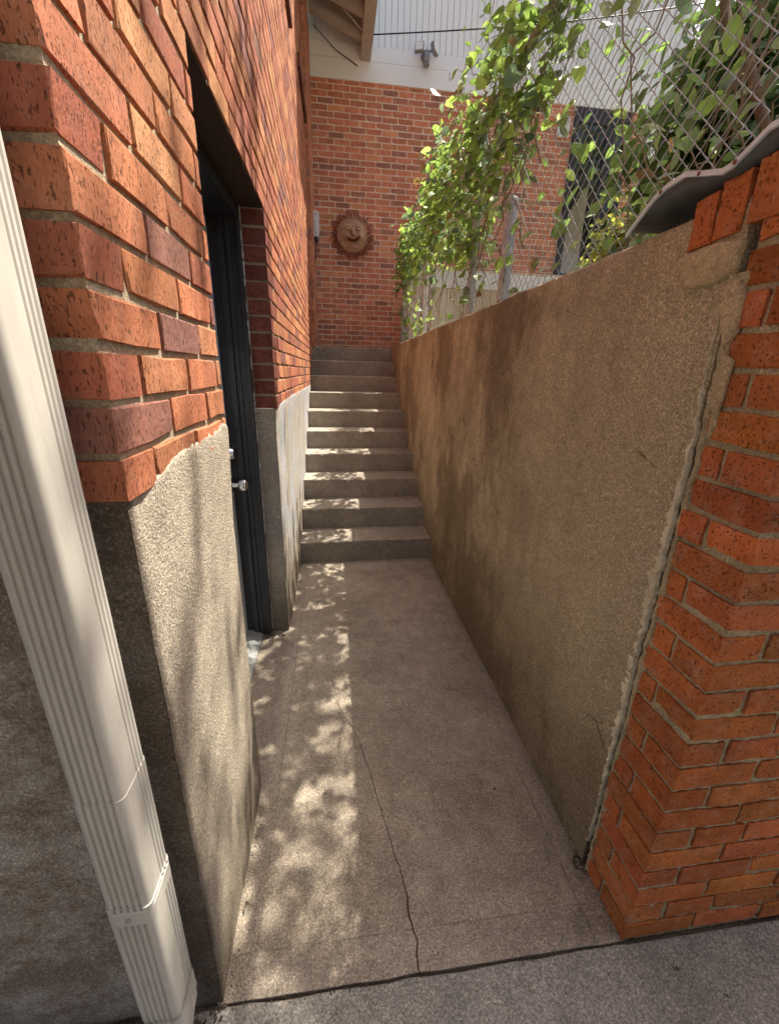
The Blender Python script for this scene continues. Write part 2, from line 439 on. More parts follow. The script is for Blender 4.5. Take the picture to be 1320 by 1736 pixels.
def leaf_material(name, source):
    m = NT(name)
    if source == 'object':
        col = m.n('ShaderNodeObjectInfo').outputs['Color']
    else:
        a = m.n('ShaderNodeAttribute'); a.attribute_name = 'tone'; col = a.outputs['Color']
    c = m.mix(0.5, col, m.ramp(m.noise(35, 3), [(0.3, (0.35, 0.35, 0.35)), (0.7, (0.7, 0.7, 0.65))]), 'OVERLAY')
    m.fin(c, 0.5, m.bump(m.noise(120, 2), 0.002, 0.5), 0.4)
    tr = m.n('ShaderNodeBsdfTranslucent'); m.set(tr.inputs[0], m.hsv(c, 1.9, 1.0, 0.485))
    mx = m.n('ShaderNodeMixShader'); mx.inputs[0].default_value = 0.45
    m.t.links.new(m.b.outputs[0], mx.inputs[1]); m.t.links.new(tr.outputs[0], mx.inputs[2])
    m.t.links.new(mx.outputs[0], m.out.inputs[0])
    return m.m
MAT['leaf'] = leaf_material('leaf', 'object')
MAT['leaf_many'] = leaf_material('leaf_many', 'attr')

# ------------------------------------------------------------------ generic rough sheets
def rough_sheet(mb, origin, du, dv, nu, nv, nrm, amp, freq, seed=0.0, edge=None):
    """grid of nu x nv cells from origin, displaced along nrm by noise"""
    o = Vector(origin); du = Vector(du); dv = Vector(dv); nrm = Vector(nrm)
    v = []; f = []
    for j in range(nv + 1):
        for i in range(nu + 1):
            p = o + du * (i / nu) + dv * (j / nv)
            d = noise.noise(p * freq + Vector((seed, seed * 1.7, 0))) * amp + noise.noise(p * freq * 4.3 + Vector((0, seed, 5))) * amp * 0.35
            p = p + nrm * d
            if edge: p = edge(p, i / nu, j / nv)
            v.append(p)
    for j in range(nv):
        for i in range(nu):
            a = j * (nu + 1) + i
            f.append((a, a + 1, a + nu + 2, a + nu + 1))
    mb.add(v, f)

# ------------------------------------------------------------------ bricks
CH = 0.0677; BL = 0.2032; JT = 0.0105; BH = CH - JT; BD = 0.092

def brick_mesh(name, L, H, D, seed):
    """front face at w=0 looking along +w; u length, v height; worn arrises"""
    r = random.Random(seed)
    b = 0.0016
    def ring(inset, w, jit):
        pts = [(-1, -1), (0, -1), (1, -1), (1, 0), (1, 1), (0, 1), (-1, 1), (-1, 0)]
        out = []
        for (a, c) in pts:
            out.append((a * (L / 2 - inset) + r.uniform(-jit, jit), c * (H / 2 - inset) + r.uniform(-jit, jit), w + r.uniform(-jit, jit) * 0.5))
        return out
    v = ring(b, 0.0, 0.0015) + ring(0.0, -b, 0.0016)
    for _ in range(r.choice((0, 0, 1, 1))):           # a knocked corner or edge
        k = r.randrange(8); d = r.uniform(0.003, 0.008)
        for q, m_ in ((k, 1.0), (8 + k, 0.6)):
            a = v[q]; v[q] = (a[0] - math.copysign(d * m_, a[0]) * (1 if k % 2 == 0 else 0.3), a[1] - math.copysign(d * m_ * 0.7, a[1]) * (1 if k % 4 != 3 else 0), a[2] - (0.001 if q < 8 else 0.003))
    v += [(q[0], q[1], -D) for q in v[8:16]]
    f = [tuple(range(8))]
    for k in range(8):
        n = (k + 1) % 8
        f.append((k, 8 + k, 8 + n, n)); f.append((8 + k, 16 + k, 16 + n, 8 + n))
    f.append(tuple(range(23, 15, -1)))
    return mesh(name, v, f)

def brick_lib(prefix, mat, L, H, D, n):
    out = []
    for i in range(n):
        me = brick_mesh(prefix, L, H, D, hash((prefix, i)) & 0xffff if False else i * 31 + len(prefix) * 7)
        me.materials.append(mat); out.append(me)
    return out

def frame(u, v, w, c):
    return Matrix(((u[0], v[0], w[0], c[0]), (u[1], v[1], w[1], c[1]), (u[2], v[2], w[2], c[2]), (0, 0, 0, 1)))

FACE = {'+x': ((0, 1, 0), (0, 0, 1), (1, 0, 0)), '-x': ((0, -1, 0), (0, 0, 1), (-1, 0, 0)), '-y': ((1, 0, 0), (0, 0, 1), (0, -1, 0))}

def set_tone(me, tones_per_vert):
    at = me.color_attributes.new('tone', 'FLOAT_COLOR', 'POINT')
    at.data.foreach_set('color', np.asarray(tones_per_vert, np.float32).ravel())

def lay_bricks(specs, parent, mat_one, mat_many, limit=290, many_name='far_bricks'):
    """specs: (centre of visible face, face key, length, height, depth, tone, tilt)"""
    lib = {}
    def lib_mesh(L, k):
        key = ('s' if L > 0.14 else 'h', k)
        if key not in lib:
            LL = BL - JT if key[0] == 's' else 0.092
            me = brick_mesh('brick', LL, BH, BD, k * 17 + (3 if key[0] == 's' else 900))
            me.materials.append(mat_one); lib[key] = (me, LL)
        return lib[key]
    score = []
    for s in specs:
        c = np.array(s[0]); u = np.array(FACE[s[1]][0]); w = np.array(FACE[s[1]][2])
        h = np.array((0, 0, s[3] / 2))
        e = u * s[2] / 2
        X, Y, Z = project([c - e - h, c + e - h, c + e + h, c - e + h])
        if (Z < 0.05).any() or X.max() < 0 or X.min() > 1320 or Y.max() < 0 or Y.min() > 1736:
            score.append(0); continue
        score.append(abs(sum(X[i] * Y[(i + 1) % 4] - X[(i + 1) % 4] * Y[i] for i in range(4))) / 2)
    order = np.argsort(-np.array(score))
    many_v = []; many_f = []; many_t = []
    for rank, i in enumerate(order):
        c, fk, L, H, D, tone, tilt = specs[i]
        k = random.randrange(7)
        me, LL = lib_mesh(L, k)
        M = frame(*FACE[fk], c) @ Matrix.Rotation(tilt, 4, 'Z') @ Matrix.Rotation(random.gauss(0, 0.006), 4, 'Y') @ Matrix.Diagonal((L / LL, H / BH, D / BD, 1))
        if rank < limit and score[i] > 25:
            link('brick', me, parent, None, M, (*tone, 1))
        else:
            n = len(many_v)
            vs = [M @ q.co for q in me.vertices]
            many_v += vs; many_t += [(*tone, 1)] * len(vs)
            many_f += [tuple(a + n for a in p.vertices) for p in me.polygons]
    if many_v:
        me = mesh(many_name, many_v, many_f)
        set_tone(me, many_t)
        o = link(many_name, me, parent, mat_many)
        o['kind'] = 'stuff'

def tone_left():
    t = random.random()
    if t < 0.50: c = (0.40, 0.150, 0.078)
    elif t < 0.72: c = (0.32, 0.105, 0.064)
    elif t < 0.90: c = (0.46, 0.205, 0.10)
    else: c = (0.24, 0.105, 0.085)
    k = random.uniform(0.85, 1.15)
    return tuple(q * k * random.uniform(0.95, 1.05) for q in c)
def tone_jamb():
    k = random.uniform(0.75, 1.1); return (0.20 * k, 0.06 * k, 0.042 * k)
def tone_pier():
    k = random.uniform(0.82, 1.15)
    k *= random.choice((0.92, 0.95, 0.78, 1.0)); return (0.47 * k, random.uniform(0.130, 0.158) * k, random.uniform(0.036, 0.052) * k)
def tone_back():
    t = random.random()
    if t < 0.62: c = (0.58, 0.225, 0.13)
    elif t < 0.76: c = (0.64, 0.29, 0.15)
    else: c = (0.42, 0.19, 0.135)
    k = random.uniform(0.82, 1.15)
    return tuple(q * k for q in c)

def run(a, b, off):
    """cut a running course from a to b into bricks; off = where the bond starts"""
    out = []
    p = a - off
    while p < b - 0.005:
        s = max(p, a); e = min(p + BL - JT, b)
        if e - s > 0.02: out.append((s, e))
        p += BL
    return out

# ------------------------------------------------------------------ plan of the place
W = 1.009            # face of the right wall
YS = 2.354; TR = 0.2974; RI = 0.17; SK = 0.024
ZB = 1.238           # underside of the brickwork on the left
YJ, YF = 0.539, 1.485
ZH = ZB + 12 * CH    # door head
YB = 5.93            # back house wall
ZT = 1.728           # top of right wall
YC = 0.177           # joint between right wall and pier

# ================================================================== THE SETTING
# ground sheet to the horizon
mb = MB()
R_ = 400.0
mb.add([(-R_, -R_, -0.06), (R_, -R_, -0.06), (R_, R_, -0.06), (-R_, R_, -0.06)], [(0, 1, 2, 3)])
tag(mb.build('ground', MAT['soil']), kind='structure')

# sidewalk in front of the passage, with a ragged back edge
mb = MB()
n = 90
xs = [-1.2 + 4.2 * i / n for i in range(n + 1)]
v = []; f = []
for i, x in enumerate(xs):
    e = -0.0045 + 0.005 * noise.noise(Vector((x * 9, 1.3, 0))) + 0.004 * noise.noise(Vector((x * 31, 4.3, 0)))
    if x > 1.02: e = -0.007
    v += [(x, -4.0, -0.05), (x, -0.35, -0.004), (x, e - 0.003, -0.003), (x, e, -0.006), (x, e, -0.05)]
for i in range(n):
    for k in range(4):
        a = i * 5 + k; f.append((a, a + 5, a + 6, a + 1))
mb.add(v, f)
tag(mb.build('sidewalk', MAT['sidewalk']), kind='structure')
mb = MB()
mb.box(-1.2, 1.6, -0.08, 0.3, -0.055, -0.012)
tag(mb.build('joint_bed', MAT['dirt']), kind='structure')

# passage floor, split by a real crack
crack = [(-0.004, 0.464), (0.03, 0.462), (0.06, 0.468), (0.119, 0.455), (0.16, 0.459), (0.218, 0.450), (0.27, 0.437), (0.34, 0.424), (0.416, 0.409),
         (0.48, 0.395), (0.56, 0.383), (0.61, 0.368), (0.682, 0.353), (0.75, 0.330), (0.82, 0.296), (0.88, 0.272), (0.947, 0.246), (1.03, 0.20), (1.10, 0.18)]
def crack_x(y):
    ys = [c[0] for c in crack]; xs_ = [c[1] for c in crack]
    return float(np.interp(y, ys, xs_)) + 0.004 * noise.noise(Vector((y * 40, 0, 7))) + 0.002 * noise.noise(Vector((y * 120, 3, 7)))
def crack_w(y):
    return float(np.interp(y, [0.0, 0.12, 0.2, 0.45, 0.9, 1.1], [0.0034, 0.0052, 0.0034, 0.0030, 0.0026, 0.0])) * (0.75 + 0.6 * abs(noise.noise(Vector((y * 22, 9, 1)))))
mb = MB()
ysamp = [i * 0.01 for i in range(0, 111)] + [1.2 + 0.1 * i for i in range(13)]
def fz(x, y): return 0.0012 * noise.noise(Vector((x * 5, y * 5, 0)))
def front_y(x): return 0.0035 * noise.noise(Vector((x * 12, 0, 3))) + 0.002 * noise.noise(Vector((x * 40, 0, 3)))
rows = []
for y in ysamp:
    xc = crack_x(min(y, 1.1)); w = crack_w(y) / 2 if y < 1.1 else 0.0
    L = [(-0.02 + (xc - w + 0.02) * i / 12) for i in range(13)]
    Rr = [xc + w + (1.03 - xc - w) * i / 16 for i in range(17)]
    rows.append((y, L, Rr))
v = []; f = []
nl, nr = 13, 17
per = nl + nr + 2
for (y, L, Rr) in rows:
    for x in L: v.append((x, y + (front_y(x) if y == 0 else 0), fz(x, y)))
    v.append((L[-1], y, -0.012)); v.append((Rr[0], y, -0.012))
    for x in Rr: v.append((x, y + (front_y(x) if y == 0 else 0), fz(x, y)))
for j in range(len(rows) - 1):
    for i in range(per - 1):
        if i == nl: continue
        a = j * per + i; f.append((a, a + 1, a + per + 1, a + per))
n0 = len(v)
for x in rows[0][1] + rows[0][2]: v.append((x, front_y(x) + 0.002, -0.04))
top = list(range(0, nl)) + list(range(nl + 2, per))
for i in range(len(top) - 1):
    f.append((n0 + i, n0 + i + 1, top[i + 1], top[i]))
mb.add(v, f)
pf = mb.build('passage_floor', MAT['floor']); tag(pf, kind='structure')
mb = MB()
rough_sheet(mb, (-0.32, YJ - 0.01, -0.002), (0.30, 0, 0), (0, YF - YJ + 0.02, 0), 6, 12, (0, 0, 1), 0.002, 6)
mb.build('doorway_floor', MAT['floor'], pf)

# raised yard behind the right wall
mb = MB()
mb.box(1.14, 60, 0.30, 60, -0.05, 1.62)
tag(mb.build('yard_ground', MAT['soil']), kind='structure')

# ================================================================== LEFT BRICK HOUSE
house = empty('brick_house', (-0.3, 1.0, 0), 'red brick house with stucco base and dark doorway along the left of the passage', 'house')
mb = MB()
m8 = 0.0055
mb.box(-0.30, -m8, m8, YJ - m8, ZB, 5.3)
mb.box(-0.30, -m8 - 0.0004, YJ - m8, YF + m8, ZH + 0.012, 5.3)
mb.box(-0.30, -m8, YF + m8, YB + 0.1, ZB, 5.3)
mb.box(-3.0, -0.30, m8, 0.30, ZB, 5.3)
mb.build('wall', MAT['mortar'], house)
# stucco plinth, gently uneven, with an open doorway
mb = MB()
def plinth_face(y0, y1, sd):
    rough_sheet(mb, (-0.007, y0, -0.04), (0, y1 - y0, 0), (0, 0, ZB + 0.04), max(4, int((y1 - y0) * 30)), 44, (1, 0, 0), 0.004, 5.0, sd)
e1 = YJ; e2 = YF - 0.004
plinth_face(0.005, e1, 0); plinth_face(e2, 5.2, 3)
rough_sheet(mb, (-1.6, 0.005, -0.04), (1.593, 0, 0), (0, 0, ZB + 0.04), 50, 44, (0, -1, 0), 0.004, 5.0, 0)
rough_sheet(mb, (-0.007, e1, -0.04), (-0.11, 0, 0), (0, 0, ZB + 0.04), 4, 40, (0, 1, 0), 0.003, 6.0, 0)
rough_sheet(mb, (-0.117, e2, -0.04), (0.11, 0, 0), (0, 0, ZB + 0.04), 4, 40, (0, -1, 0), 0.003, 6.0, 3)
mb.add([(-0.30, 0.01, ZB - 0.001), (-0.007, 0.01, ZB - 0.001), (-0.007, e1, ZB - 0.001), (-0.30, e1, ZB - 0.001)], [(0, 1, 2, 3)])
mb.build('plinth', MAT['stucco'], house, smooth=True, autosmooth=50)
# stucco smeared up over the lowest course
def smear(y0, y1, topf, x=0.0022):
    mb2 = MB()
    n = int((y1 - y0) / 0.012); v = []; f = []
    for i in range(n + 1):
        y = y0 + (y1 - y0) * i / n
        u_ = (y - y0) / (y1 - y0); t = topf(u_, y); xo = x - 0.016 * (1 - min(1, (y - y0) / 0.12)) ** 2
        v += [(xo - 0.018, y, ZB - 0.42), (xo - 0.008, y, ZB - 0.16), (xo - 0.002, y, ZB - 0.03), (xo, y, ZB + t * 0.35), (xo - 0.0005, y, ZB + t * 0.75), (xo - 0.0015, y, ZB + t * 0.95), (xo - 0.006, y, ZB + t * 1.02)]
    for i in range(n):
        for k in range(6):
            a = i * 7 + k; f.append((a, a + 7, a + 8, a + 1))
    mb2.add(v, f)
    mb2.build('stucco_smear', MAT['stucco'], house, smooth=True)
smear(0.02, 0.547, lambda t, y: 0.002 + (0.050 * min(1, t * 2.2) ** 1.3) * (0.75 + 0.45 * noise.noise(Vector((y * 9, 2, 0))) + 0.2 * noise.noise(Vector((y * 45, 2, 0)))))
smear(YF + 0.005, 4.4, lambda t, y: min(0.026, 0.006 + 0.12 * t) * (0.8 + 0.45 * noise.noise(Vector((y * 6, 7, 0))) + 0.2 * noise.noise(Vector((y * 40, 7, 0)))))

specs = []
ncourse = int((5.25 - ZB) / CH)
for k in range(ncourse):
    z = ZB + k * CH + BH / 2
    head = k < 12
    odd = k % 2
    # corner brick
    if odd:
        specs.append(((0.0, 0.096, z), '+x', 0.192, BH, BD, tone_left(), 0)); y0 = 0.192 + JT; fx = -BD - JT
        first = 0.096
    else:
        specs.append(((-0.096, 0.0, z), '-y', 0.192, BH, 0.096, tone_left(), 0)); y0 = 0.096 + JT; fx = -0.192 - JT
    wob = random.uniform(-0.012, 0.012)
    segs = [(y0, YJ), (YF, YB)] if head else [(y0, YB)]
    for si, (a, b) in enumerate(segs):
        for (s, e) in run(a, b, (BL / 2 + wob if (si == 1 and odd) else 0.0) if si == 1 else 0.0):
            if e - s < 0.02: continue
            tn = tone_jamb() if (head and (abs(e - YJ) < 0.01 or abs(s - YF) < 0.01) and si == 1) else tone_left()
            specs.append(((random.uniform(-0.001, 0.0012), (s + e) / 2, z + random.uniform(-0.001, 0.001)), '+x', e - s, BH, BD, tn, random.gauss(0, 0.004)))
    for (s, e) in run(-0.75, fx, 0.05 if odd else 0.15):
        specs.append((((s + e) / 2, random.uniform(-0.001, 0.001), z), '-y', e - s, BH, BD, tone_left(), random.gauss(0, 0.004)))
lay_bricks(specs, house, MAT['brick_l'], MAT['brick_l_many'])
# projecting brick sills high on the wall
for (ya, yb_, zz) in ((2.75, 3.42, 3.70), (4.15, 5.35, 3.93)):
    n = int((yb_ - ya) / 0.075)
    for i in range(n):
        y = ya + i * 0.075
        mb = MB(); mb.box(-0.02, 0.026, y, y + 0.064, zz, zz + 0.10, 0.003)
        o = mb.build('sill_brick', MAT['brick_l'], house); k = random.uniform(0.8, 1.0); o.color = (0.17 * k, 0.06 * k, 0.04 * k, 1)
# small pilaster beyond the last sill
mb = MB(); mb.box(-0.02, 0.034, 5.02, YB, RI * 10 - 0.1, 5.25)
mb.build('pilaster', MAT['mortar'], house)
pil = []
for k in range(int((5.25 - RI * 10) / CH)):
    z = RI * 10 + k * CH + BH / 2
    pil.append(((0.0 + 0.004, 5.012, z), '-y', 0.075, BH, 0.05, tone_back(), 0))
    for (s, e) in run(5.02, YB, 0.0 if k % 2 else BL / 2):
        if e - s > 0.03: pil.append(((0.042, (s + e) / 2, z), '+x', e - s, BH, 0.03, tone_back(), 0))
lay_bricks(pil, house, MAT['brick_l'], MAT['brick_l_many'], 60, 'pilaster_bricks')

# steel lintel over the door
mb = MB(); mb.box(-0.10, -0.006, YJ - 0.06, YF + 0.06, ZH - 0.004 + 0.0, ZH + 0.006)
mb.build('lintel', MAT['steel_lintel'], house)
# doorway: frame, door, threshold
frm = MB()
frm.box(-0.30, -0.100, YF - 0.035, YF + 0.03, 0.0, ZH - 0.004)
frm.box(-0.30, -0.100, YJ - 0.03, YJ + 0.035, 0.0, ZH - 0.004)
frm.box(-0.299, -0.101, YJ + 0.035, YF - 0.035, ZH - 0.055, ZH - 0.005)
frm.box(-0.190, -0.165, YF - 0.047, YF - 0.034, 0.001, ZH - 0.05, 0.002)
frm.box(-0.158, -0.142, YF - 0.043, YF - 0.034, 0.001, ZH - 0.05, 0.002)
frm.box(-0.116, -0.0985, YF - 0.041, YF - 0.034, 0.001, ZH - 0.05, 0.002)
door_frame = frm.build('door_frame', MAT['frame_dark'], house)
mb = MB()
for i in range(60):   # bead of old caulk beside the frame
    z = 0.02 + i * 0.034
    if random.random() < 0.75:
        mb.tube([(-0.0985, YF - 0.006, z), (-0.0975 + random.uniform(0, 0.003), YF - 0.009, z + 0.012), (-0.0985, YF - 0.006, z + random.uniform(0.02, 0.036))], random.uniform(0.0015, 0.0032), 5)
mb.build('caulk_bead', MAT['pale_plastic'], house)
door = MB(); door.box(-0.27, -0.225, YJ + 0.035, YF - 0.038, 0.035, ZH - 0.058, 0.002)
# raised mouldings of two door panels
for z0, z1 in ((0.22, 0.80), (1.05, 1.85)):
    door.box(-0.226, -0.220, YJ + 0.16, YJ + 0.18, z0, z1); door.box(-0.226, -0.220, YF - 0.20, YF - 0.18, z0, z1)
    door.box(-0.226, -0.2205, YJ + 0.18, YF - 0.20, z0, z0 + 0.02); door.box(-0.226, -0.2205, YJ + 0.18, YF - 0.20, z1 - 0.02, z1)
door_o = door.build('door', MAT['door_pale'], house)
Mx = Matrix.Translation((-0.225, YF - 0.085, 0.885)) @ Matrix.Rotation(PI / 2, 4, 'Y')
mb = MB(); mb.lathe([(0.036, 0.0), (0.036, 0.005), (0.028, 0.010), (0.013, 0.012), (0.012, 0.034), (0.020, 0.039), (0.030, 0.047), (0.0335, 0.060), (0.030, 0.073), (0.018, 0.081), (0.004, 0.084)], Mx, 28)
mb.build('door_knob', MAT['chrome'], door_o, smooth=True, autosmooth=40)
Mx = Matrix.Translation((-0.225, YF - 0.075, 1.035)) @ Matrix.Rotation(PI / 2, 4, 'Y')
mb = MB(); mb.lathe([(0.034, 0.0), (0.034, 0.008), (0.029, 0.018), (0.026, 0.030), (0.014, 0.034), (0.003, 0.035)], Mx, 28)
mb.build('deadbolt', MAT['chrome'], door_o, smooth=True, autosmooth=40)
mb = MB()
mb.add([(-0.27, YJ, 0.0), (-0.27, YF - 0.035, 0.0), (-0.27, YF - 0.035, 0.034), (-0.27, YJ, 0.034), (-0.20, YJ, 0.034), (-0.20, YF - 0.035, 0.034), (-0.148, YJ, 0.012), (-0.148, YF - 0.035, 0.012), (-0.144, YJ, -0.004), (-0.144, YF - 0.035, -0.004)],
       [(3, 2, 5, 4), (4, 5, 7, 6), (6, 7, 9, 8)])
for x in (-0.185, -0.172, -0.16):
    zz = 0.034 - (x + 0.20) / 0.052 * 0.022
    mb.box(x, x + 0.003, YJ, YF - 0.036, zz - 0.004, zz + 0.001)
mb.build('threshold', MAT['alum'], house)

# eave of the left house near the end of the passage
roofp = MB()
roofp.add([(-0.6, 4.3, 5.62), (0.78, 4.3, 5.166), (0.78, YB - 0.01, 5.166), (-0.6, YB - 0.01, 5.62), (-0.6, 4.3, 5.66), (0.78, 4.3, 5.206), (0.78, YB - 0.01, 5.206), (-0.6, YB - 0.01, 5.66)],
          [(4, 5, 6, 7), (0, 4, 7, 3), (1, 2, 6, 5), (0, 1, 5, 4)])
roof = roofp.build('roof', MAT['roof'], house)
for i in range(18):   # soffit boards
    y0 = 4.31 + i * 0.09
    mb = MB(); 
    mb.add([(-0.5, y0, 5.585), (0.80, y0, 5.158), (0.80, y0 + 0.086, 5.158), (-0.5, y0 + 0.086, 5.585), (-0.5, y0, 5.57), (0.80, y0, 5.143), (0.80, y0 + 0.086, 5.143), (-0.5, y0 + 0.086, 5.57)],
           [(4, 7, 6, 5), (0, 1, 2, 3), (0, 4, 5, 1), (3, 2, 6, 7), (1, 5, 6, 2), (0, 3, 7, 4)])
    mb.build('soffit_board', MAT['eave'], roof)
for y0 in (4.5, 4.95, 5.25, 5.58):
    mb = MB()
    mb.add([(-0.2, y0, 5.47), (0.655, y0, 5.189), (0.655, y0 + 0.075, 5.189), (-0.2, y0 + 0.075, 5.47), (-0.2, y0, 5.29), (0.655, y0, 5.01), (0.655, y0 + 0.075, 5.01), (-0.2, y0 + 0.075, 5.29)],
           [(4, 7, 6, 5), (0, 1, 2, 3), (0, 4, 5, 1), (3, 2, 6, 7), (1, 5, 6, 2), (0, 3, 7, 4)])
    mb.build('rafter', MAT['eave'], roof)
mb = MB(); mb.box(0.65, 0.775, 4.32, YB - 0.012, 4.985, 5.20, 0.004)
mb.build('fascia_board', MAT['eave'], roof)

# unseen roof on posts, added to shade the house end, pier and sidewalk
mb = MB(); mb.box(-3.0, 4.2, -6.0, -0.74, 2.60, 2.72, 0.005)
cp = mb.build('added_shade_roof', MAT['eave'], house)
for (x, y) in ((4.05, -5.8), (4.05, -0.95), (-2.8, -5.8)):
    mb = MB(); mb.box(x - 0.06, x + 0.06, y - 0.06, y + 0.06, -0.05, 2.598, 0.004)
    mb.build('added_shade_post', MAT['eave'], cp)

# ================================================================== STAIRS
stairs = empty('concrete_stairs', (0.5, YS, 0), 'flight of ten grey concrete steps climbing to the back brick wall', 'stairs')
for i in range(10):
    y0 = YS + i * TR
    y1 = y0 + TR + 0.04 if i < 9 else YB + 0.02
    x0, x1 = -0.03 + 0.0035 * i, W + 0.03
    if i == 9: x1 = 1.14
    zt = (i + 1) * RI + 0.004 * noise.noise(Vector((i * 3.7, 0.3, 0))); zb = max(-0.03, zt - RI - 0.05)
    # a nosing with chipped arris
    mb = MB(); n = 44; v = []; f = []
    for q in range(n + 1):
        x = x0 + (x1 - x0) * q / n
        yy = y0 + SK * (x / W)
        c1 = 0.008 + 0.008 * max(0, noise.noise(Vector((x * 9, i * 3.1, 0)))) + (0.012 if noise.noise(Vector((x * 23, i * 5.7, 4))) > 0.36 else 0)
        d = 0.003 * noise.noise(Vector((x * 4, i * 2.3, 9)))
        v += [(x, yy + d, zb), (x, yy + d * 0.5, zt - 0.09), (x, yy, zt - c1), (x, yy + 0.3 * c1, zt - 0.3 * c1), (x, yy + c1, zt + 0.0), (x, yy + 0.12, zt + 0.0015 * noise.noise(Vector((x * 5, i, 0)))), (x, y1 + SK, zt), (x, y1 + SK, zb)]
    for q in range(n):
        for k in range(7):
            a = q * 8 + k; f.append((a, a + 8, a + 9, a + 1))
    mb.add(v, f)
    mb.build('step', MAT['step'], stairs)

# ================================================================== RIGHT CONCRETE WALL
rw = MB()
def top_edge(p, a, b): return p
L0, L1 = YC + 0.008, 5.06
nu, nv = 150, 54
v = []; f = []
prof = [(0.0, -0.05)] + [(0.0, -0.05 + (ZT - 0.012 + 0.05) * j / nv) for j in range(1, nv + 1)] + [(0.004, ZT - 0.004), (0.014, ZT), (0.08, ZT + 0.002), (0.136, ZT), (0.145, ZT - 0.01), (0.145, 1.4)]
npf = len(prof)
for i in range(nu + 1):
    y = L0 + (L1 - L0) * i / nu
    for (dx, z) in prof:
        p = Vector((W + dx, y, z))
        d = 0.006 * noise.noise(Vector((y * 1.7, z * 1.7, 0))) + 0.0035 * noise.noise(Vector((y * 6, z * 6, 3))) if dx < 0.01 else 0
        zz = z + (0.006 * noise.noise(Vector((y * 2.1, 3, 1))) + 0.003 * noise.noise(Vector((y * 9, 3, 1))) if z > ZT - 0.02 else 0)
        v.append((p.x - abs(d) * 0 + d * -1, y, zz))
for i in range(nu):
    for k in range(npf - 1):
        a = i * npf + k; f.append((a, a + 1, a + npf + 1, a + npf))
rw.add(v, f)
rw.add([(W + q[0], L1, q[1]) for q in prof], [tuple(range(npf))])
rw.add([(W + q[0], L0, q[1]) for q in prof], [tuple(range(npf - 1, -1, -1))])
cw = empty('retaining_wall', (W + 0.07, 2.6, 0), 'brown sand-rendered retaining wall along the right of the passage', 'wall')
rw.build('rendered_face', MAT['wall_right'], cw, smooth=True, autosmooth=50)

# cream mortar ridge squeezed along the open joint
mb = MB(); n = 420; v = []; f = []
for i in range(n + 1):
    z = 0.10 + 1.47 * i / n
    wv = 0.019 + 0.020 * noise.noise(Vector((z * 7, 1, 0))) + 0.014 * noise.noise(Vector((z * 34, 2, 0))) + 0.007 * noise.noise(Vector((z * 95, 2, 0)))
    wv = max(0.003, wv * float(np.interp(z, [0.0, 0.35, 0.5, 0.7, 0.82, 0.95, 1.12, 1.25, 1.42, 1.6], [0.1, 0.25, 0.7, 1.25, 0.75, 1.35, 1.1, 0.5, 0.3, 0.15])))
    pr = 0.006 + 0.005 * noise.noise(Vector((z * 30, 5, 0))) + 0.003 * noise.noise(Vector((z * 90, 5, 0)))
    ye = YC + 0.003 + 0.005 * noise.noise(Vector((z * 6, 8, 0))) + 0.005 * noise.noise(Vector((z * 24, 18, 0))) + 0.003 * noise.noise(Vector((z * 80, 8, 0))) + max(0, z - 1.25) * 0.05
    for t in range(9):
        q = t / 8; yy = ye + wv * q
        hgt = pr * math.sin(PI * min(1, 0.12 + q * 0.88)) ** 0.7 + 0.0045 * noise.noise(Vector((yy * 70, z * 70, 1))) + 0.003 * noise.noise(Vector((yy * 190, z * 190, 4)))
        v.append((W + 0.006 if t in (0, 8) else W - hgt, yy, z))
for i in range(n):
    for k in range(8):
        a = i * 9 + k; f.append((a, a + 1, a + 10, a + 9))
mb.add(v, f)
mb.build('mortar_ridge', MAT['mortar_cream'], cw)
# broken lumps of render at the top of the joint
def lump(name, pts, thick, mat, parent, sd, x=W):
    """pts: outline in (y, z); a rough slab standing proud of the wall"""
    import bmesh
    bm = bmesh.new()
    cy_ = sum(p[0] for p in pts) / len(pts); cz_ = sum(p[1] for p in pts) / len(pts)
    rings = []
    dens = []
    for i, p in enumerate(pts):
        q = pts[(i + 1) % len(pts)]
        for t in range(5): dens.append((p[0] + (q[0] - p[0]) * t / 5, p[1] + (q[1] - p[1]) * t / 5))
    for s_, d_ in ((1.02, -0.01), (1.0, 0.55), (0.93, 0.9), (0.7, 1.0), (0.35, 1.02)):
        rg = []
        for (y, z) in dens:
            jj = 0.004 * noise.noise(Vector((y * 60, z * 60, sd)))
            yy = cy_ + (y - cy_) * s_ + jj; zz = cz_ + (z - cz_) * s_ + jj
            th = thick * d_ + 0.003 * noise.noise(Vector((yy * 70, zz * 70, sd + 3)))
            rg.append((x - th, yy, zz))
        rings.append(rg)
    m_ = len(dens); v = [q for r in rings for q in r]; f = []
    for r in range(len(rings) - 1):
        for k in range(m_):
            a = r * m_ + k; b = r * m_ + (k + 1) % m_
            f.append((a, b, b + m_, a + m_))
    v.append((x - thick, cy_, cz_)); c0 = len(v) - 1; b0 = (len(rings) - 1) * m_
    for k in range(m_): f.append((b0 + k, b0 + (k + 1) % m_, c0))
    bm.free()
    mb = MB(); mb.add(v, f)
    return mb.build(name, mat, parent, smooth=True)
MAT['render_lump'] = grain_material('broken_render', (0.58, 0.46, 0.29), (0.47, 0.38, 0.24), dark=(0.1, 0.09, 0.03), bump=0.006, specks=0.35, sc=4)
lump('render_lump', [(0.335, 1.655), (0.30, 1.592), (0.235, 1.588), (0.185, 1.605), (0.182, 1.655), (0.25, 1.662)], 0.014, MAT['render_lump'], cw, 1)
lump('render_lump', [(0.205, 1.585), (0.188, 1.52), (0.168, 1.47), (0.150, 1.50), (0.152, 1.56), (0.172, 1.592)], 0.010, MAT['render_lump'], cw, 4)
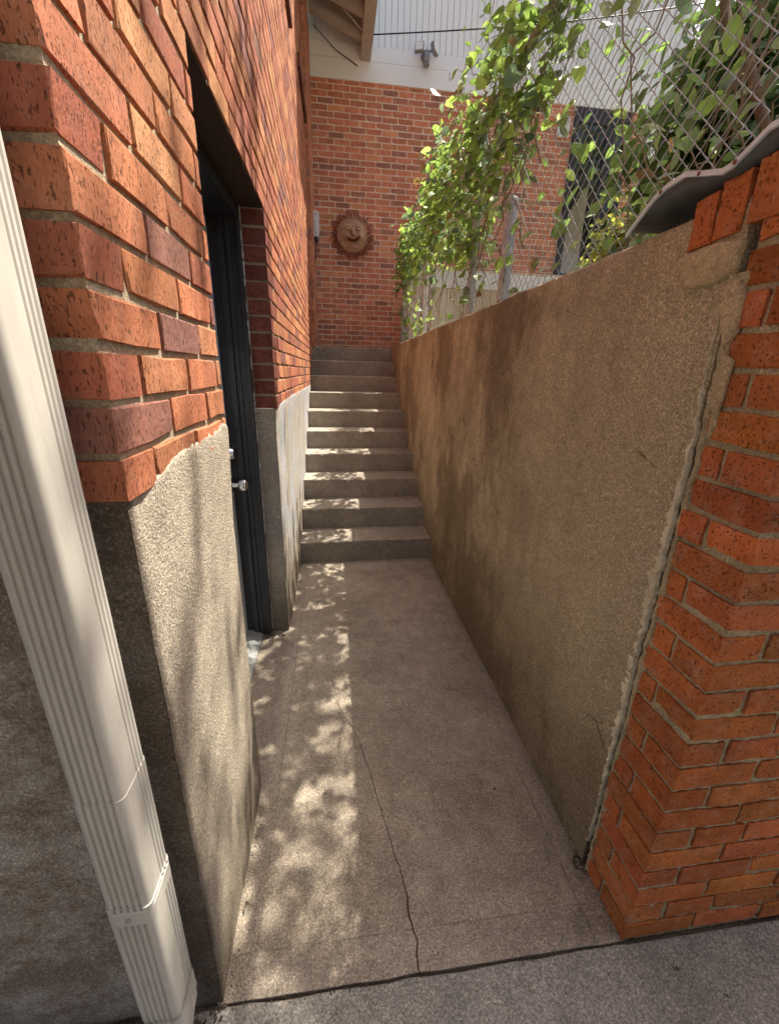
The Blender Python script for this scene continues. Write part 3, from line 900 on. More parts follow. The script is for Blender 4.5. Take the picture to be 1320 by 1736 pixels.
lump('render_lump', [(0.163, 1.46), (0.158, 1.36), (0.150, 1.30), (0.140, 1.34), (0.141, 1.45)], 0.006, MAT['render_lump'], cw, 8)

# ================================================================== RIGHT BRICK PIER
pier = empty('brick_pier', (1.3, 0.1, 0), 'orange brick pier with cracked mortar at the passage mouth on the right', 'pier')
mb = MB()
mb.box(W + 0.02, 3.2, 0.02, YC - 0.008, -0.05, 1.77)
rough_sheet(mb, (W + 0.005, YC - 0.012, -0.05), (0, -(YC - 0.012 - 0.005), 0), (0, 0, 1.82), 16, 180, (-1, 0, 0), 0.0035, 45)
rough_sheet(mb, (W + 0.005, 0.005, -0.05), (1.3, 0, 0), (0, 0, 1.82), 120, 180, (0, -1, 0), 0.0035, 45)
# mortar daubed over the brick ends beside the open joint
v = []; f = []
for i in range(301):
    z = 0.0 + 1.60 * i / 300
    ye = YC - 0.004 + 0.004 * noise.noise(Vector((z * 26, 8, 0))) + 0.005 * noise.noise(Vector((z * 6, 8, 0))) + 0.003 * noise.noise(Vector((z * 90, 4, 0))) + max(0, z - 1.25) * 0.05
    ya = YC - 0.022 - 0.016 * noise.noise(Vector((z * 13, 3, 0))) - 0.006 * noise.noise(Vector((z * 50, 3, 0)))
    for t in range(6):
        yy = ya + (ye - ya) * t / 5
        v.append((W - 0.0015 + 0.008 * (t == 0) + 0.012 * (t == 5) + 0.004 * noise.noise(Vector((yy * 60, z * 60, 2))), yy, z))
for i in range(300):
    for k in range(5):
        a = i * 6 + k; f.append((a, a + 1, a + 7, a + 6))
mb.add(v, f)
mb.box(W + 0.05, 1.15, YC - 0.02, YC + 0.02, -0.05, 1.66)
mb.build('mortar_core', MAT['mortar_olive'], pier)
PH = 0.0683
specs = []
for k in range(26):
    z = 0.004 + k * PH + BH / 2
    if k % 2:
        yl = YC - 0.008 - random.uniform(0, 0.012)
        specs.append(((W + random.uniform(-0.003, 0.001), yl / 2 + 0.001, z), '-x', yl - 0.002, BH + 0.001, 0.095, tone_pier(), random.gauss(0, 0.008))); fx = W + 0.095 + JT
    else:
        h1 = random.uniform(0.092, 0.104)
        specs.append(((W + 0.098, 0.0, z), '-y', 0.196, BH, h1, tone_pier(), 0)); fx = W + 0.196 + JT
        a = h1 + JT; b = YC - 0.008 - random.uniform(0, 0.014)
        specs.append(((W + random.uniform(-0.003, 0.002), (a + b) / 2, z), '-x', b - a, BH, 0.06, tone_pier(), random.gauss(0, 0.012)))
    p = fx; 
    while p < 2.3:
        L = BL - JT
        if p == fx and k % 4 == 1: L = 0.13
        specs.append(((p + L / 2, random.uniform(-0.0015, 0.0015), z), '-y', L, BH, BD, tone_pier(), random.gauss(0, 0.005)))
        p += L + JT
lay_bricks(specs, pier, MAT['brick_p'], MAT['brick_p_many'], 290, 'hidden_bricks')
# two upright bricks capping the end of the wall, and the top edge course
MAT_p = MAT['brick_p']
for (ya, yb_, za, zb_, t) in ((0.262, 0.314, 1.664, 1.752, 0.05), (0.200, 0.256, 1.668, 1.764, 0.03), (0.128, 0.188, 1.676, 1.772, 0.0)):
    me = brick_mesh('brick', yb_ - ya, zb_ - za, 0.10, int(ya * 1000)); me.materials.append(MAT_p)
    M = frame(*FACE['-x'], (W - 0.007, (ya + yb_) / 2, (za + zb_) / 2)) @ Matrix.Rotation(t, 4, 'Z')
    link('brick', me, pier, None, M, (*[q * random.uniform(0.85, 1.05) for q in (0.45, 0.140, 0.045)], 1))

# ================================================================== BACK HOUSE
back = empty('gabled_house', (2.4, YB + 0.2, 1.7), 'brick house with white gable siding closing the end of the passage', 'house')
XE = 4.55
mb = MB(); mb.box(-0.1, XE, YB + 0.0025, YB + 0.25, 1.5, 4.80)
mb.build('wall', MAT['mortar_pale'], back)
DX0, DX1, DZ0, DZ1 = 3.50, 4.32, 2.66, 4.785
specs = []
k = 0
z = RI * 10 + 0.012
while z < 4.775:
    hb = min(BH - 0.002, 4.794 - z); zc = z + hb / 2
    for (s, e) in run(0.045, XE, 0.0 if k % 2 else BL * 0.62):
        parts = [(s, e)]
        if zc > DZ0:
            parts = []
            if s < DX0: parts.append((s, min(e, DX0 - 0.006)))
            if e > DX1: parts.append((max(s, DX1 + 0.006), e))
        for (a, b) in parts:
            if b - a > 0.025:
                specs.append((((a + b) / 2, YB + random.uniform(-0.0015, 0.001), zc + random.uniform(-0.0012, 0.0012)), '-y', b - a - 0.002, hb, 0.05, tone_back(), random.gauss(0, 0.003)))
    z += CH; k += 1
lay_bricks(specs, back, MAT['brick_b'], MAT['brick_b_many'], 290, 'far_bricks')
mb = MB(); mb.box(0.03, 4.95, YB - 0.022, YB + 0.10, 4.795, 4.99, 0.003)
mb.build('frieze_board', MAT['siding'], back)
mb = MB(); mb.box(0.03, 4.95, YB - 0.019, YB + 0.10, 4.994, 5.135, 0.003)
mb.build('frieze_board', MAT['siding'], back)
mb = MB(); mb.box(0.03, 4.95, YB + 0.012, YB + 0.10, 5.13, 7.2)
mb.build('gable_backing', MAT['siding'], back)
x = 0.045
while x < 4.9:
    mb = MB(); mb.box(x, x + 0.070, YB - 0.012, YB + 0.012, 5.139, 7.2, 0.004)
    mb.build('siding_board', MAT['siding'], back); x += 0.0755
mb = MB(); mb.box(4.58, 4.80, YB - 0.03, YB + 0.2, 1.6, 4.79, 0.004)
mb.build('corner_board', MAT['siding'], back)
# overhanging gable roof edge
mb = MB()
mb.add([(-0.5, YB - 0.05, 7.0), (5.4, YB - 0.05, 7.0), (5.4, YB + 3, 7.0), (-0.5, YB + 3, 7.0), (-0.5, YB - 0.05, 7.15), (5.4, YB - 0.05, 7.15), (5.4, YB + 3, 7.15), (-0.5, YB + 3, 7.15)],
       [(0, 3, 2, 1), (4, 5, 6, 7), (0, 1, 5, 4), (1, 2, 6, 5), (3, 0, 4, 7)])
mb.build('roof', MAT['roof'], back)
# glazed door
mb = MB()
fy0, fy1 = YB - 0.03, YB + 0.05
mb.box(DX0, DX0 + 0.075, fy0, fy1, DZ0, DZ1, 0.003); mb.box(DX1 - 0.075, DX1, fy0, fy1, DZ0, DZ1, 0.003)
mb.box(DX0 + 0.075, DX1 - 0.075, fy0 + 0.002, fy1, DZ1 - 0.16, DZ1 - 0.001, 0.003); mb.box(DX0 + 0.075, DX1 - 0.075, fy0 + 0.002, fy1, DZ0, DZ0 + 0.14, 0.003)
mb.box(DX0 + 0.48, DX0 + 0.60, fy0 + 0.004, fy1 - 0.003, DZ0 + 0.14, DZ1 - 0.16, 0.003)
gd = mb.build('glazed_door', MAT['frame_dark'], back)
mb = MB(); mb.box(DX0 + 0.07, DX1 - 0.07, YB - 0.006, YB - 0.001, DZ0 + 0.13, DZ1 - 0.15)
mb.build('pane', MAT['glass'], gd)
mb = MB(); mb.box(DX0 + 0.075, DX1 - 0.075, YB + 0.001, YB + 0.004, DZ0 + 0.13, DZ1 - 0.15)
mb.build('dark_room', MAT['black'], gd)
# pale upright strips with a slanting top behind the glass
mb = MB()
for i in range(9):
    x = DX0 + 0.10 + i * 0.028
    mb.box(x, x + 0.026, YB - 0.0008, YB + 0.0006, DZ0 + 0.2, DZ0 + 0.95 + i * 0.045)
mb.build('pale_strips', MAT['cream'], gd)

# ================================================================== RAISED DECK behind the fence
deck = empty('raised_deck', (3.2, 5.4, 1.62), 'raised deck with white rim and cream skirt boards behind the fence', 'deck')
mb = MB(); mb.box(1.46, 5.2, 4.99, YB - 0.02, 2.42, 2.60, 0.004)
mb.build('rim', MAT['siding'], deck)
x = 1.50
while x < 5.1:
    mb = MB(); mb.box(x, x + 0.088, 5.01, 5.035, 1.60, 2.418, 0.003)
    mb.build('skirt_board', MAT['cream'], deck); x += 0.0935
y = 5.0
while y < 5.85:
    mb = MB(); mb.box(1.45, 5.2, y, y + 0.12, 2.602, 2.63, 0.003)
    mb.build('deck_board', MAT['cream'], deck); y += 0.127

# ================================================================== SMALL THINGS ON THE WALLS
# terracotta sun
SC = Vector((0.547, YB - 0.004, 3.155))
sunp = empty('sun_plaque', SC, 'terracotta smiling sun face hanging on the back brick wall', 'wall plaque')
def sun_pt(r, a, h): return (SC.x + r * math.cos(a), SC.y - h, SC.z + r * math.sin(a))
NR = 28
for layer, (r0, r1, hh, off) in enumerate(((0.20, 0.30, 0.026, 0.5), (0.195, 0.268, 0.05, 0.0))):
    for i in range(NR):
        a = (i + off) * 2 * PI / NR; da = PI / NR * 0.98
        tw = 0.03 * (1 if i % 2 else -1)
        v = [sun_pt(r0, a - da, hh * 0.6), sun_pt(r0, a, hh * 1.25), sun_pt(r0, a + da, hh * 0.6), sun_pt(r1, a + tw, hh * 0.7),
             sun_pt(r0, a - da, -0.002), sun_pt(r0, a + da, -0.002), sun_pt(r1, a + tw, -0.002)]
        mb = MB(); mb.add(v, [(0, 3, 1), (1, 3, 2), (0, 4, 6, 3), (2, 3, 6, 5), (0, 1, 2, 5, 4)])
        mb.build('ray', MAT['terra'], sunp)
mb = MB(); v = []; f = []
nr_, na = 40, 84
def face_h(x, z):
    """relief of the face in plaque units (radius 1)"""
    r = math.hypot(x, z)
    h = 0.30 * math.sqrt(max(0, 1 - (r * 0.97) ** 2))
    g = lambda cx, cz, sx, sz: math.exp(-((x - cx) / sx) ** 2 - ((z - cz) / sz) ** 2)
    h0 = h
    h += 0.16 * g(0.02, 0.08, 0.10, 0.24) + 0.13 * g(0.03, -0.05, 0.16, 0.09)           # nose
    for s in (-1, 1):
        ex, ez = s * 0.36, 0.28
        h += 0.07 * g(ex, ez, 0.19, 0.10)                                                # lids
        h -= 0.07 * g(ex, ez - 0.07 - 0.9 * (x - ex) ** 2 * -1, 0.20, 0.028)              # closed eye line
        d = z - (ez + 0.20 - 1.6 * (x - ex) ** 2)
        h += 0.06 * math.exp(-(d / 0.035) ** 2) * math.exp(-((x - ex) / 0.26) ** 4)        # brows
        h += 0.10 * g(s * 0.52, -0.12, 0.22, 0.20)                                       # cheeks
    arc = z + 0.36 - 0.85 * x * x + 0.0
    env = math.exp(-(x / 0.46) ** 6)
    h += 0.11 * math.exp(-((arc - 0.115) / 0.045) ** 2) * env                            # upper lip
    h += 0.11 * math.exp(-((arc + 0.125) / 0.05) ** 2) * env                             # lower lip
    h -= 0.26 * math.exp(-(arc / 0.085) ** 4) * math.exp(-(x / 0.40) ** 6)               # open mouth
    h += 0.08 * g(0, -0.72, 0.22, 0.12)
    h = h0 + (h - h0) * 1.5
    return h
RF = 0.200
for i in range(nr_ + 1):
    rr = i / nr_
    for k in range(na):
        a = 2 * PI * k / na; x = rr * math.cos(a); z = rr * math.sin(a)
        h = face_h(x, z) * 0.17 + 0.030
        v.append((SC.x + x * RF, SC.y - h, SC.z + z * RF))
for i in range(nr_):
    for k in range(na):
        a = i * na + k; b = i * na + (k + 1) % na
        f.append((a, a + na, b + na, b) if i else (a, a + na, b + na, b))
mb.add(v, f); mb.build('face', MAT['terra_face'], sunp, smooth=True)
mb = MB(); v = []; f = []
for k in range(72):
    a = 2 * PI * k / 72
    for t in range(8):
        b = 2 * PI * t / 8
        v.append(sun_pt(RF + 0.008 * math.cos(b), a, 0.046 + 0.009 * math.sin(b)))
for k in range(72):
    for t in range(8):
        f.append((k * 8 + t, k * 8 + (t + 1) % 8, ((k + 1) % 72) * 8 + (t + 1) % 8, ((k + 1) % 72) * 8 + t))
mb.add(v, f); mb.build('rim', MAT['terra_face'], sunp, smooth=True)
mb = MB(); v = []; f = []
n = 24
for i in range(n + 1):
    x = -0.37 + 0.74 * i / n
    e = 0.075 * max(0.0, 1 - (x / 0.37) ** 2) ** 0.5
    for s in (-1, 1):
        z = -0.36 + 0.85 * x * x + s * e
        v.append((SC.x + x * RF, SC.y - (face_h(x, -0.36 + 0.85 * x * x) * 0.17 + 0.034), SC.z + z * RF))
for i in range(n): f.append((2 * i, 2 * i + 2, 2 * i + 3, 2 * i + 1))
mb.add(v, f); mb.build('mouth', MAT['black'], sunp)

# twin floodlight on the frieze
FL = Vector((1.45, YB - 0.03, 5.09))
fl = empty('flood_light', FL, 'grey twin-head floodlight fixed to the white gable above the brickwork', 'light')
mb = MB(); mb.lathe([(0.055, 0.0), (0.055, 0.02), (0.045, 0.03), (0.03, 0.05), (0.03, 0.09)], Matrix.Translation(FL + Vector((0, 0.012, 0))) @ Matrix.Rotation(PI / 2, 4, 'X'), 20)
mb.build('base', MAT['grey_plastic'], fl, smooth=True, autosmooth=40)
mb = MB(); mb.box(FL.x - 0.036, FL.x + 0.036, FL.y - 0.12, FL.y - 0.03, FL.z - 0.11, FL.z - 0.01, 0.02); mb.box(FL.x - 0.035, FL.x + 0.035, FL.y - 0.12, FL.y - 0.05, FL.z - 0.135, FL.z - 0.112, 0.01)
mb.build('motion_sensor', MAT['grey_plastic'], fl)
for s, rot in ((-1, -0.35), (1, 0.95)):
    c = FL + Vector((s * 0.095, -0.09, 0.03))
    M = Matrix.Translation(c) @ Matrix.Rotation(rot, 4, 'Z') @ Matrix.Rotation(-0.25, 4, 'X') @ Matrix.Scale(0.64, 4)
    mb = MB(); mb.box(-0.085, 0.085, -0.03, 0.03, -0.075, 0.085, 0.008, M)
    for q in range(5): mb.box(-0.07 + q * 0.033, -0.062 + q * 0.033, 0.028, 0.05, -0.06, 0.07, 0, M)
    hd = mb.build('lamp_head', MAT['grey_plastic'], fl)
    mb = MB(); mb.box(-0.07, 0.07, -0.034, -0.029, -0.06, 0.07, 0, M)
    mb.build('lens', MAT['lens'], hd)
    mb = MB(); mb.tube([FL + Vector((0, -0.06, 0.0)), FL + Vector((s * 0.06, -0.08, 0.02)), c + Vector((-s * 0.05, 0.03, 0))], 0.012, 8)
    mb.build('arm', MAT['grey_plastic'], fl)

# meter-like box on the left wall at the far corner
bx = Vector((0.042, 5.62, 3.10))
jb = empty('junction_box', bx, 'small pale electrical box with a cable on the left wall at the far corner', 'electrical box')
mb = MB(); mb.box(0.042, 0.10, 5.53, 5.66, 3.02, 3.30, 0.008); mb.build('case', MAT['pale_plastic'], jb)
mb = MB(); mb.box(0.10, 0.108, 5.54, 5.65, 3.04, 3.28, 0.003); mb.build('cover', MAT['pale_plastic'], jb)
mb = MB()
for z in (3.06, 3.26): mb.lathe([(0.007, 0), (0.007, 0.005), (0.003, 0.007)], Matrix.Translation((0.075, 5.53, z)) @ Matrix.Rotation(PI / 2, 4, 'X'), 8)
mb.box(0.05, 0.09, 5.545, 5.645, 2.975, 3.02, 0.004)
mb.build('gland', MAT['black'], jb)
mb = MB(); mb.tube([(0.07, 5.56, 2.985), (0.075, 5.55, 2.93), (0.06, 5.545, 2.86), (0.055, 5.55, 2.76)], 0.006, 6)
mb.build('cable', MAT['black'], jb, smooth=True)

# overhead cable from the eave to the right
pts = []
for i in range(30):
    t = i / 29
    pts.append((0.70 + 5.2 * t, 5.55 - 1.0 * t, 5.02 + 0.42 * t - 0.10 * math.sin(PI * t)))
mb = MB(); mb.tube(pts, 0.0065, 6)
oc = tag(mb.build('overhead_cable', MAT['black'], smooth=True), 'thin dark cable stretched from the eave across the white gable', 'cable')
mb = MB(); mb.tube([(0.10, 5.75, 5.17), (0.35, YB - 0.05, 5.05), (0.62, YB - 0.03, 4.93)], 0.005, 6)
tag(mb.build('eave_wire', MAT['black'], smooth=True), 'short dark wire slanting down under the eave beside the fascia board', 'wire')
mb = MB()
for i in range(24):
    pass
pts = [(0.06, 5.35, 5.02), (0.065, 5.30, 5.20), (0.12, 5.25, 5.27), (0.25, 5.28, 5.24), (0.45, 5.40, 5.12), (0.64, 5.50, 5.03), (0.70, 5.55, 5.02)]
mb.tube(pts, 0.006, 6)
tag(mb.build('eave_cable', MAT['pale_plastic'], smooth=True), 'pale cable looping along the rafter under the eave', 'cable')
# pale plate by the glazed door
mb = MB(); mb.box(3.27, 3.44, YB - 0.03, YB - 0.002, 4.45, 4.66, 0.006)
tag(mb.build('wall_plate', MAT['pale_plastic']), 'small pale plate on the brick beside the dark glazed door', 'plate')

# ================================================================== DOWNSPOUT
ds = empty('downspout', (-0.072, -0.068, 0), 'tall cream ribbed metal downspout with strap on the corner of the left house', 'downspout')
DX_0, DX_1, DY0, DY1 = -0.106, -0.036, -0.104, -0.026
def pipe_profile(grow=0.0):
    """closed outline (x, y) with shallow ribs on the front and right faces"""
    x0, x1, y0, y1 = DX_0 - grow, DX_1 + grow, DY0 - grow, DY1 + grow
    r = 0.011; out = []
    def corner(cx, cy, a0):
        for k in range(5):
            a = a0 + (PI / 2) * k / 4; out.append((cx + r * math.cos(a), cy + r * math.sin(a)))
    def ribs(p, q, nrm, ks, dk=1.0):
        L = math.hypot(q[0] - p[0], q[1] - p[1]); d = ((q[0] - p[0]) / L, (q[1] - p[1]) / L)
        for k in ks:
            for dt, dp in ((-0.0030, 0), (-0.0012, -0.0034), (0.0012, -0.0034), (0.0030, 0)):
                t = k * L + dt
                out.append((p[0] + d[0] * t + nrm[0] * dp * dk, p[1] + d[1] * t + nrm[1] * dp * dk))
    corner(x0 + r, y0 + r, PI)
    ribs((x0 + r, y0), (x1 - r, y0), (0, -1), (0.10, 0.30, 0.50, 0.70, 0.90))
    corner(x1 - r, y0 + r, 1.5 * PI)
    ribs((x1, y0 + r), (x1, y1 - r), (1, 0), (0.60, 0.76, 0.92), 0.5)
    corner(x1 - r, y1 - r, 0)
    corner(x0 + r, y1 - r, PI / 2)
    return out
def extrude(prof, zs, offs=None, grow=None):
    mb = MB(); v = []; f = []; n = len(prof)
    cx = (DX_0 + DX_1) / 2; cy = (DY0 + DY1) / 2
    for i, z in enumerate(zs):
        g = grow[i] if grow else 1.0
        for (x, y) in prof: v.append((cx + (x - cx) * g, cy + (y - cy) * g, z))
    for i in range(len(zs) - 1):
        for k in range(n):
            a = i * n + k; b = i * n + (k + 1) % n
            f.append((a, b, b + n, a + n))
    f.append(tuple(range(n - 1, -1, -1))); f.append(tuple(range(len(v) - n, len(v))))
    mb.add(v, f); return mb
extrude(pipe_profile(), [0.80, 2.2, 5.0]).build('upper_pipe', MAT['gutter'], ds, autosmooth=35)
extrude(pipe_profile(), [0.50, 0.795, 0.815], grow=[1.0, 1.025, 1.03]).build('middle_pipe', MAT['gutter'], ds, autosmooth=35)
extrude(pipe_profile(), [0.215, 0.56, 0.575], grow=[1.0, 1.045, 1.055]).build('lower_pipe', MAT['gutter'], ds, autosmooth=35)
def band(z0, z1, grow, name):
    r = 0.014; out = []
    for (cx_, cy_, a0) in ((DX_0 + r, DY0 + r, PI), (DX_1 - r, DY0 + r, 1.5 * PI), (DX_1 - r, DY1 - r, 0), (DX_0 + r, DY1 - r, PI / 2)):
        for k in range(6):
            a = a0 + (PI / 2) * k / 5; out.append((cx_ + r * math.cos(a), cy_ + r * math.sin(a)))
    b_ = extrude(out, [z0, z0 + 0.001, z1 - 0.001, z1], grow=[grow - 0.03, grow, grow, grow - 0.03])
    return b_.build(name, MAT['gutter'], ds, autosmooth=35)
st = band(0.535, 0.567, 1.075, 'strap')
def screw(loc, par):
    mb = MB(); mb.lathe([(0.0042, 0), (0.0042, 0.0015), (0.003, 0.0028), (0.001, 0.0032)], Matrix.Translation(loc) @ Matrix.Rotation(PI / 2, 4, 'X'), 10)
    mb.box(loc[0] - 0.0028, loc[0] + 0.0028, loc[1] - 0.0036, loc[1] - 0.0030, loc[2] - 0.0006, loc[2] + 0.0006)
    mb.build('screw', MAT['galv_dull'], par)
screw((-0.072, DY0 - 0.0030, 0.55), st)
# crimped elbow kicking out at the foot
mb = MB(); v = []; f = []
prof = pipe_profile(); n = len(prof); cx = (DX_0 + DX_1) / 2; cy = (DY0 + DY1) / 2
NS = 26
for i in range(NS + 1):
    t = i / NS
    ang = max(0.0, (t - 0.30) / 0.70) * 1.15
    if t < 0.30: base = Vector((0, 0, 0.235 - t * 0.20)); 
    R2 = 0.13
    if t >= 0.30: base = Vector((-R2 * 0.25 * (1 - math.cos(ang)), -R2 * (1 - math.cos(ang)), 0.235 - 0.06 - R2 * math.sin(ang)))
    g = 1.05 + (0.03 * math.sin(t * 2 * PI * 7) if t > 0.3 else 0)
    for (x, y) in prof:
        lx = (x - cx) * g; ly = (y - cy) * g
        v.append((cx + base.x + lx, cy + base.y + ly * math.cos(ang), base.z + ly * math.sin(ang)))
for i in range(NS):
    for k in range(n):
        a = i * n + k; b = i * n + (k + 1) % n
        f.append((a, a + n, b + n, b))
mb.add(v, f)
el = mb.build('elbow', MAT['gutter'], ds, autosmooth=50)
screw((-0.072, DY0 - 0.0030, 0.215), el)

# ================================================================== BENT GALVANISED SHEET on the wall end
sheet = empty('metal_sheet', (1.1, 0.33, 1.76), 'bent galvanised metal sheet lying on the wall end above the pier', 'metal sheet')
rim = [(0.497, 1.742), (0.455, 1.770), (0.42, 1.792), (0.385, 1.803), (0.337, 1.806), (0.29, 1.790), (0.245, 1.776), (0.225, 1.778), (0.19, 1.795), (0.168, 1.806), (0.13, 1.806), (0.06, 1.800)]
fine = []
for i in range(len(rim) - 1):
    for t in range(4): fine.append((rim[i][0] + (rim[i + 1][0] - rim[i][0]) * t / 4, rim[i][1] + (rim[i + 1][1] - rim[i][1]) * t / 4))
fine.append(rim[-1])
mb = MB(); v = []; f = []
XP = [0.985, 0.99, 1.02, 1.06, 1.12, 1.20, 1.32]
for (y, z) in fine:
    sag = max(0.0, z - 1.745)
    for j, x in enumerate(XP):
        t = j / (len(XP) - 1)
        v.append((x, y + 0.02 * t, z - 0.05 * sag / 0.06 * math.sin(PI * min(1, t * 1.2)) * 0.9 + 0.02 * t))
nx_ = len(XP)
for i in range(len(fine) - 1):
    for j in range(nx_ - 1):
        a = i * nx_ + j; f.append((a, a + 1, a + nx_ + 1, a + nx_))
mb.add(v, f)
so = mb.build('sheet', MAT['galv_dark'], sheet, smooth=True)
mod = so.modifiers.new('thickness', 'SOLIDIFY'); mod.thickness = 0.002
mb = MB(); v = []; f = []
for (y, z) in fine: v += [(0.981, y, z + 0.002), (0.981, y, z - 0.007), (0.986, y, z - 0.008), (0.990, y, z + 0.002)]
for i in range(len(fine) - 1):
    for k in range(4):
        a = i * 4 + k; b = i * 4 + (k + 1) % 4
        f.append((a, b, b + 4, a + 4))
mb.add(v, f); mb.build('rolled_edge', MAT['galv'], sheet, autosmooth=40)
for yy in (0.40, 0.30, 0.22):
    mb = MB(); mb.lathe([(0.004, 0), (0.004, 0.001), (0.002, 0.002)], Matrix.Translation((0.981, yy, float(np.interp(-yy, [-q[0] for q in rim], [q[1] for q in rim])) - 0.003)) @ Matrix.Rotation(-PI / 2, 4, 'Y'), 10)
    mb.build('rivet', MAT['rust'], sheet)

# ================================================================== CHAIN LINK FENCE
FX = 1.155; FZ0 = 1.70; FZ1 = 2.78; FY0 = 0.34; FY1 = 5.06
fence = empty('chain_link_fence', (FX, 2.7, FZ0), 'grey chain link fence standing behind the rendered retaining wall', 'fence')
DM = 0.052
v = []; 
nz = int((FZ1 - FZ0) / DM) * 2
pts = []
for i in range(nz + 1):
    s = 1 if i % 2 else -1
    z = FZ0 + i * DM / 2
    y = s * DM * 0.26
    pts.append((0.0035 * (1 if i % 2 else -1), y - s * 0.004, z - 0.004)); pts.append((-0.0035 * (1 if i % 2 else -1), y - s * 0.004, z + 0.004))
mb = MB(); mb.tube(pts, 0.0014, 5)
wire_me = mesh('wire', mb.v, mb.f, True); wire_me.materials.append(MAT['wire'])
y = FY0; k = 0
while y < FY1:
    M = Matrix.Translation((FX - 0.035 + 0.006 * noise.noise(Vector((y * 2, 0, 0))), y, (DM / 2 if k % 2 else 0)))
    link('wire', wire_me, fence, None, M); y += DM * 0.5; k += 1
for (y, top, rad) in ((5.05, 2.80, 0.024), (2.28, 2.78, 0.026), (1.72, 2.20, 0.030), (3.75, 2.78, 0.024)):
    mb = MB(); mb.tube([(FX, y, 1.55), (FX, y, top)], rad, 16); mb.lathe([(rad + 0.003, 0), (rad + 0.003, 0.02), (rad * 0.8, 0.035), (rad * 0.3, 0.042)], Matrix.Translation((FX, y, top)), 16)
    mb.build('post', MAT['galv_post'], fence, autosmooth=40)
mb = MB(); mb.tube([(FX, FY0, 2.795), (FX, 2.0, 2.79), (FX, 3.5, 2.80), (FX, FY1, 2.795)], 0.018, 12)
mb.build('top_rail', MAT['galv_dull'], fence, smooth=True, autosmooth=40)

# ================================================================== FOLIAGE
def leaf_shape(kind):
    """flat-ish leaf along +y, normal +z, length 1"""
    if kind == 'heart':
        o = [(0, 0.10), (0.22, -0.02), (0.42, 0.12), (0.46, 0.36), (0.34, 0.62), (0.16, 0.82), (0, 1.0)]
    else:
        o = [(0, 0.0), (0.12, 0.12), (0.22, 0.34), (0.255, 0.58), (0.18, 0.82), (0.07, 0.95), (0, 1.0)]
    n = len(o)
    v = [(0, y, 0.0 - 0.10 * (y - 0.4) ** 2) for (x, y) in o]                       # midrib
    v += [(x, y, 0.20 * x - 0.16 * (y - 0.4) ** 2) for (x, y) in o[1:-1]]
    v += [(-x, y, 0.20 * x - 0.16 * (y - 0.4) ** 2) for (x, y) in o[1:-1]]
    R = lambda i: n + i - 1
    Lx = lambda i: n + (n - 2) + i - 1
    f = [(0, R(1), 1), (0, 1, Lx(1))]
    for i in range(1, n - 2):
        f.append((i, R(i), R(i + 1), i + 1)); f.append((i, i + 1, Lx(i + 1), Lx(i)))
    f.append((n - 2, R(n - 2), n - 1)); f.append((n - 2, n - 1, Lx(n - 2)))
    v += [(0.012, -0.35, 0.03), (-0.012, -0.35, 0.03)]                                # stalk
    f.append((0, len(v) - 1, len(v) - 2))
    return v, f
LEAF = {}
for kd in ('heart', 'long'):
    vs, fs = leaf_shape(kd)
    me = mesh('leaf', vs, fs, True); me.materials.append(MAT['leaf'])
    LEAF[kd] = (me, np.array(vs), fs)

def green(kind):
    t = random.random()
    if kind == 'vine':
        if t < 0.55: c = (0.13, 0.225, 0.055)
        elif t < 0.80: c = (0.23, 0.36, 0.08)
        elif t < 0.96: c = (0.10, 0.16, 0.09)
        else: c = (0.16, 0.11, 0.04)
    elif kind == 'yellow':
        c = (0.30, 0.33, 0.07) if t < 0.6 else (0.20, 0.26, 0.06)
    elif kind == 'pale':
        c = (0.10, 0.15, 0.06) if t < 0.7 else (0.2, 0.24, 0.12)
    else:
        c = (0.07, 0.125, 0.035) if t < 0.7 else (0.11, 0.19, 0.045)
    k = random.uniform(0.75, 1.25)
    return (c[0] * k, c[1] * k, c[2] * k, 1)

def put_leaves(leaves, kind, parent, limit, many):
    """leaves: (pos, 3x3 rotation Matrix, size, tone)"""
    me, V, F = LEAF[kind]
    P = np.array([l[0] for l in leaves]); S = np.array([l[2] for l in leaves])
    X, Y, Z = project(P)
    px = FPX * S / np.maximum(Z, 0.05)
    px[(X < -10) | (X > 1330) | (Y < -10) | (Y > 1740) | (Z < 0.05)] = 0
    order = np.argsort(-px)
    mv = []; mf = []; mt = []
    for rank, i in enumerate(order):
        p, R3, s, t = leaves[i]
        if rank < limit and px[i] >= 9:
            link('leaf', me, parent, None, Matrix.Translation(p) @ (R3.to_4x4()) @ Matrix.Scale(s, 4), t)
        else:
            n = len(mv)
            A = (np.array(R3) @ (V * s).T).T + np.array(p)
            mv += A.tolist(); mt += [t] * len(V)
            mf += [tuple(a + n for a in q) for q in F]
    if mv:
        m2 = mesh(many, mv, mf, True); set_tone(m2, mt)
        o = link(many, m2, parent, MAT['leaf_many']); o['kind'] = 'stuff'

def leaf_rot(nrm, droop=0.6, spread=0.6):
    """leaf whose upper side looks roughly along nrm, tip hanging"""
    n_ = (Vector(nrm) + Vector((random.gauss(0, spread), random.gauss(0, spread), random.gauss(0, spread)))).normalized()
    d = Vector((random.gauss(0, 0.6), random.gauss(0, 0.6), -droop + random.gauss(0, 0.4)))
    d = d - n_ * d.dot(n_)
    d = d.normalized() if d.length > 1e-4 else n_.orthogonal()
    x_ = d.cross(n_)
    return Matrix(((x_.x, d.x, n_.x), (x_.y, d.y, n_.y), (x_.z, d.z, n_.z)))

def inside(poly, a, b):
    c = False; j = len(poly) - 1
    for i in range(len(poly)):
        (x1, y1), (x2, y2) = poly[i], poly[j]
        if (y1 > b) != (y2 > b) and a < (x2 - x1) * (b - y1) / (y2 - y1) + x1: c = not c
        j = i
    return c

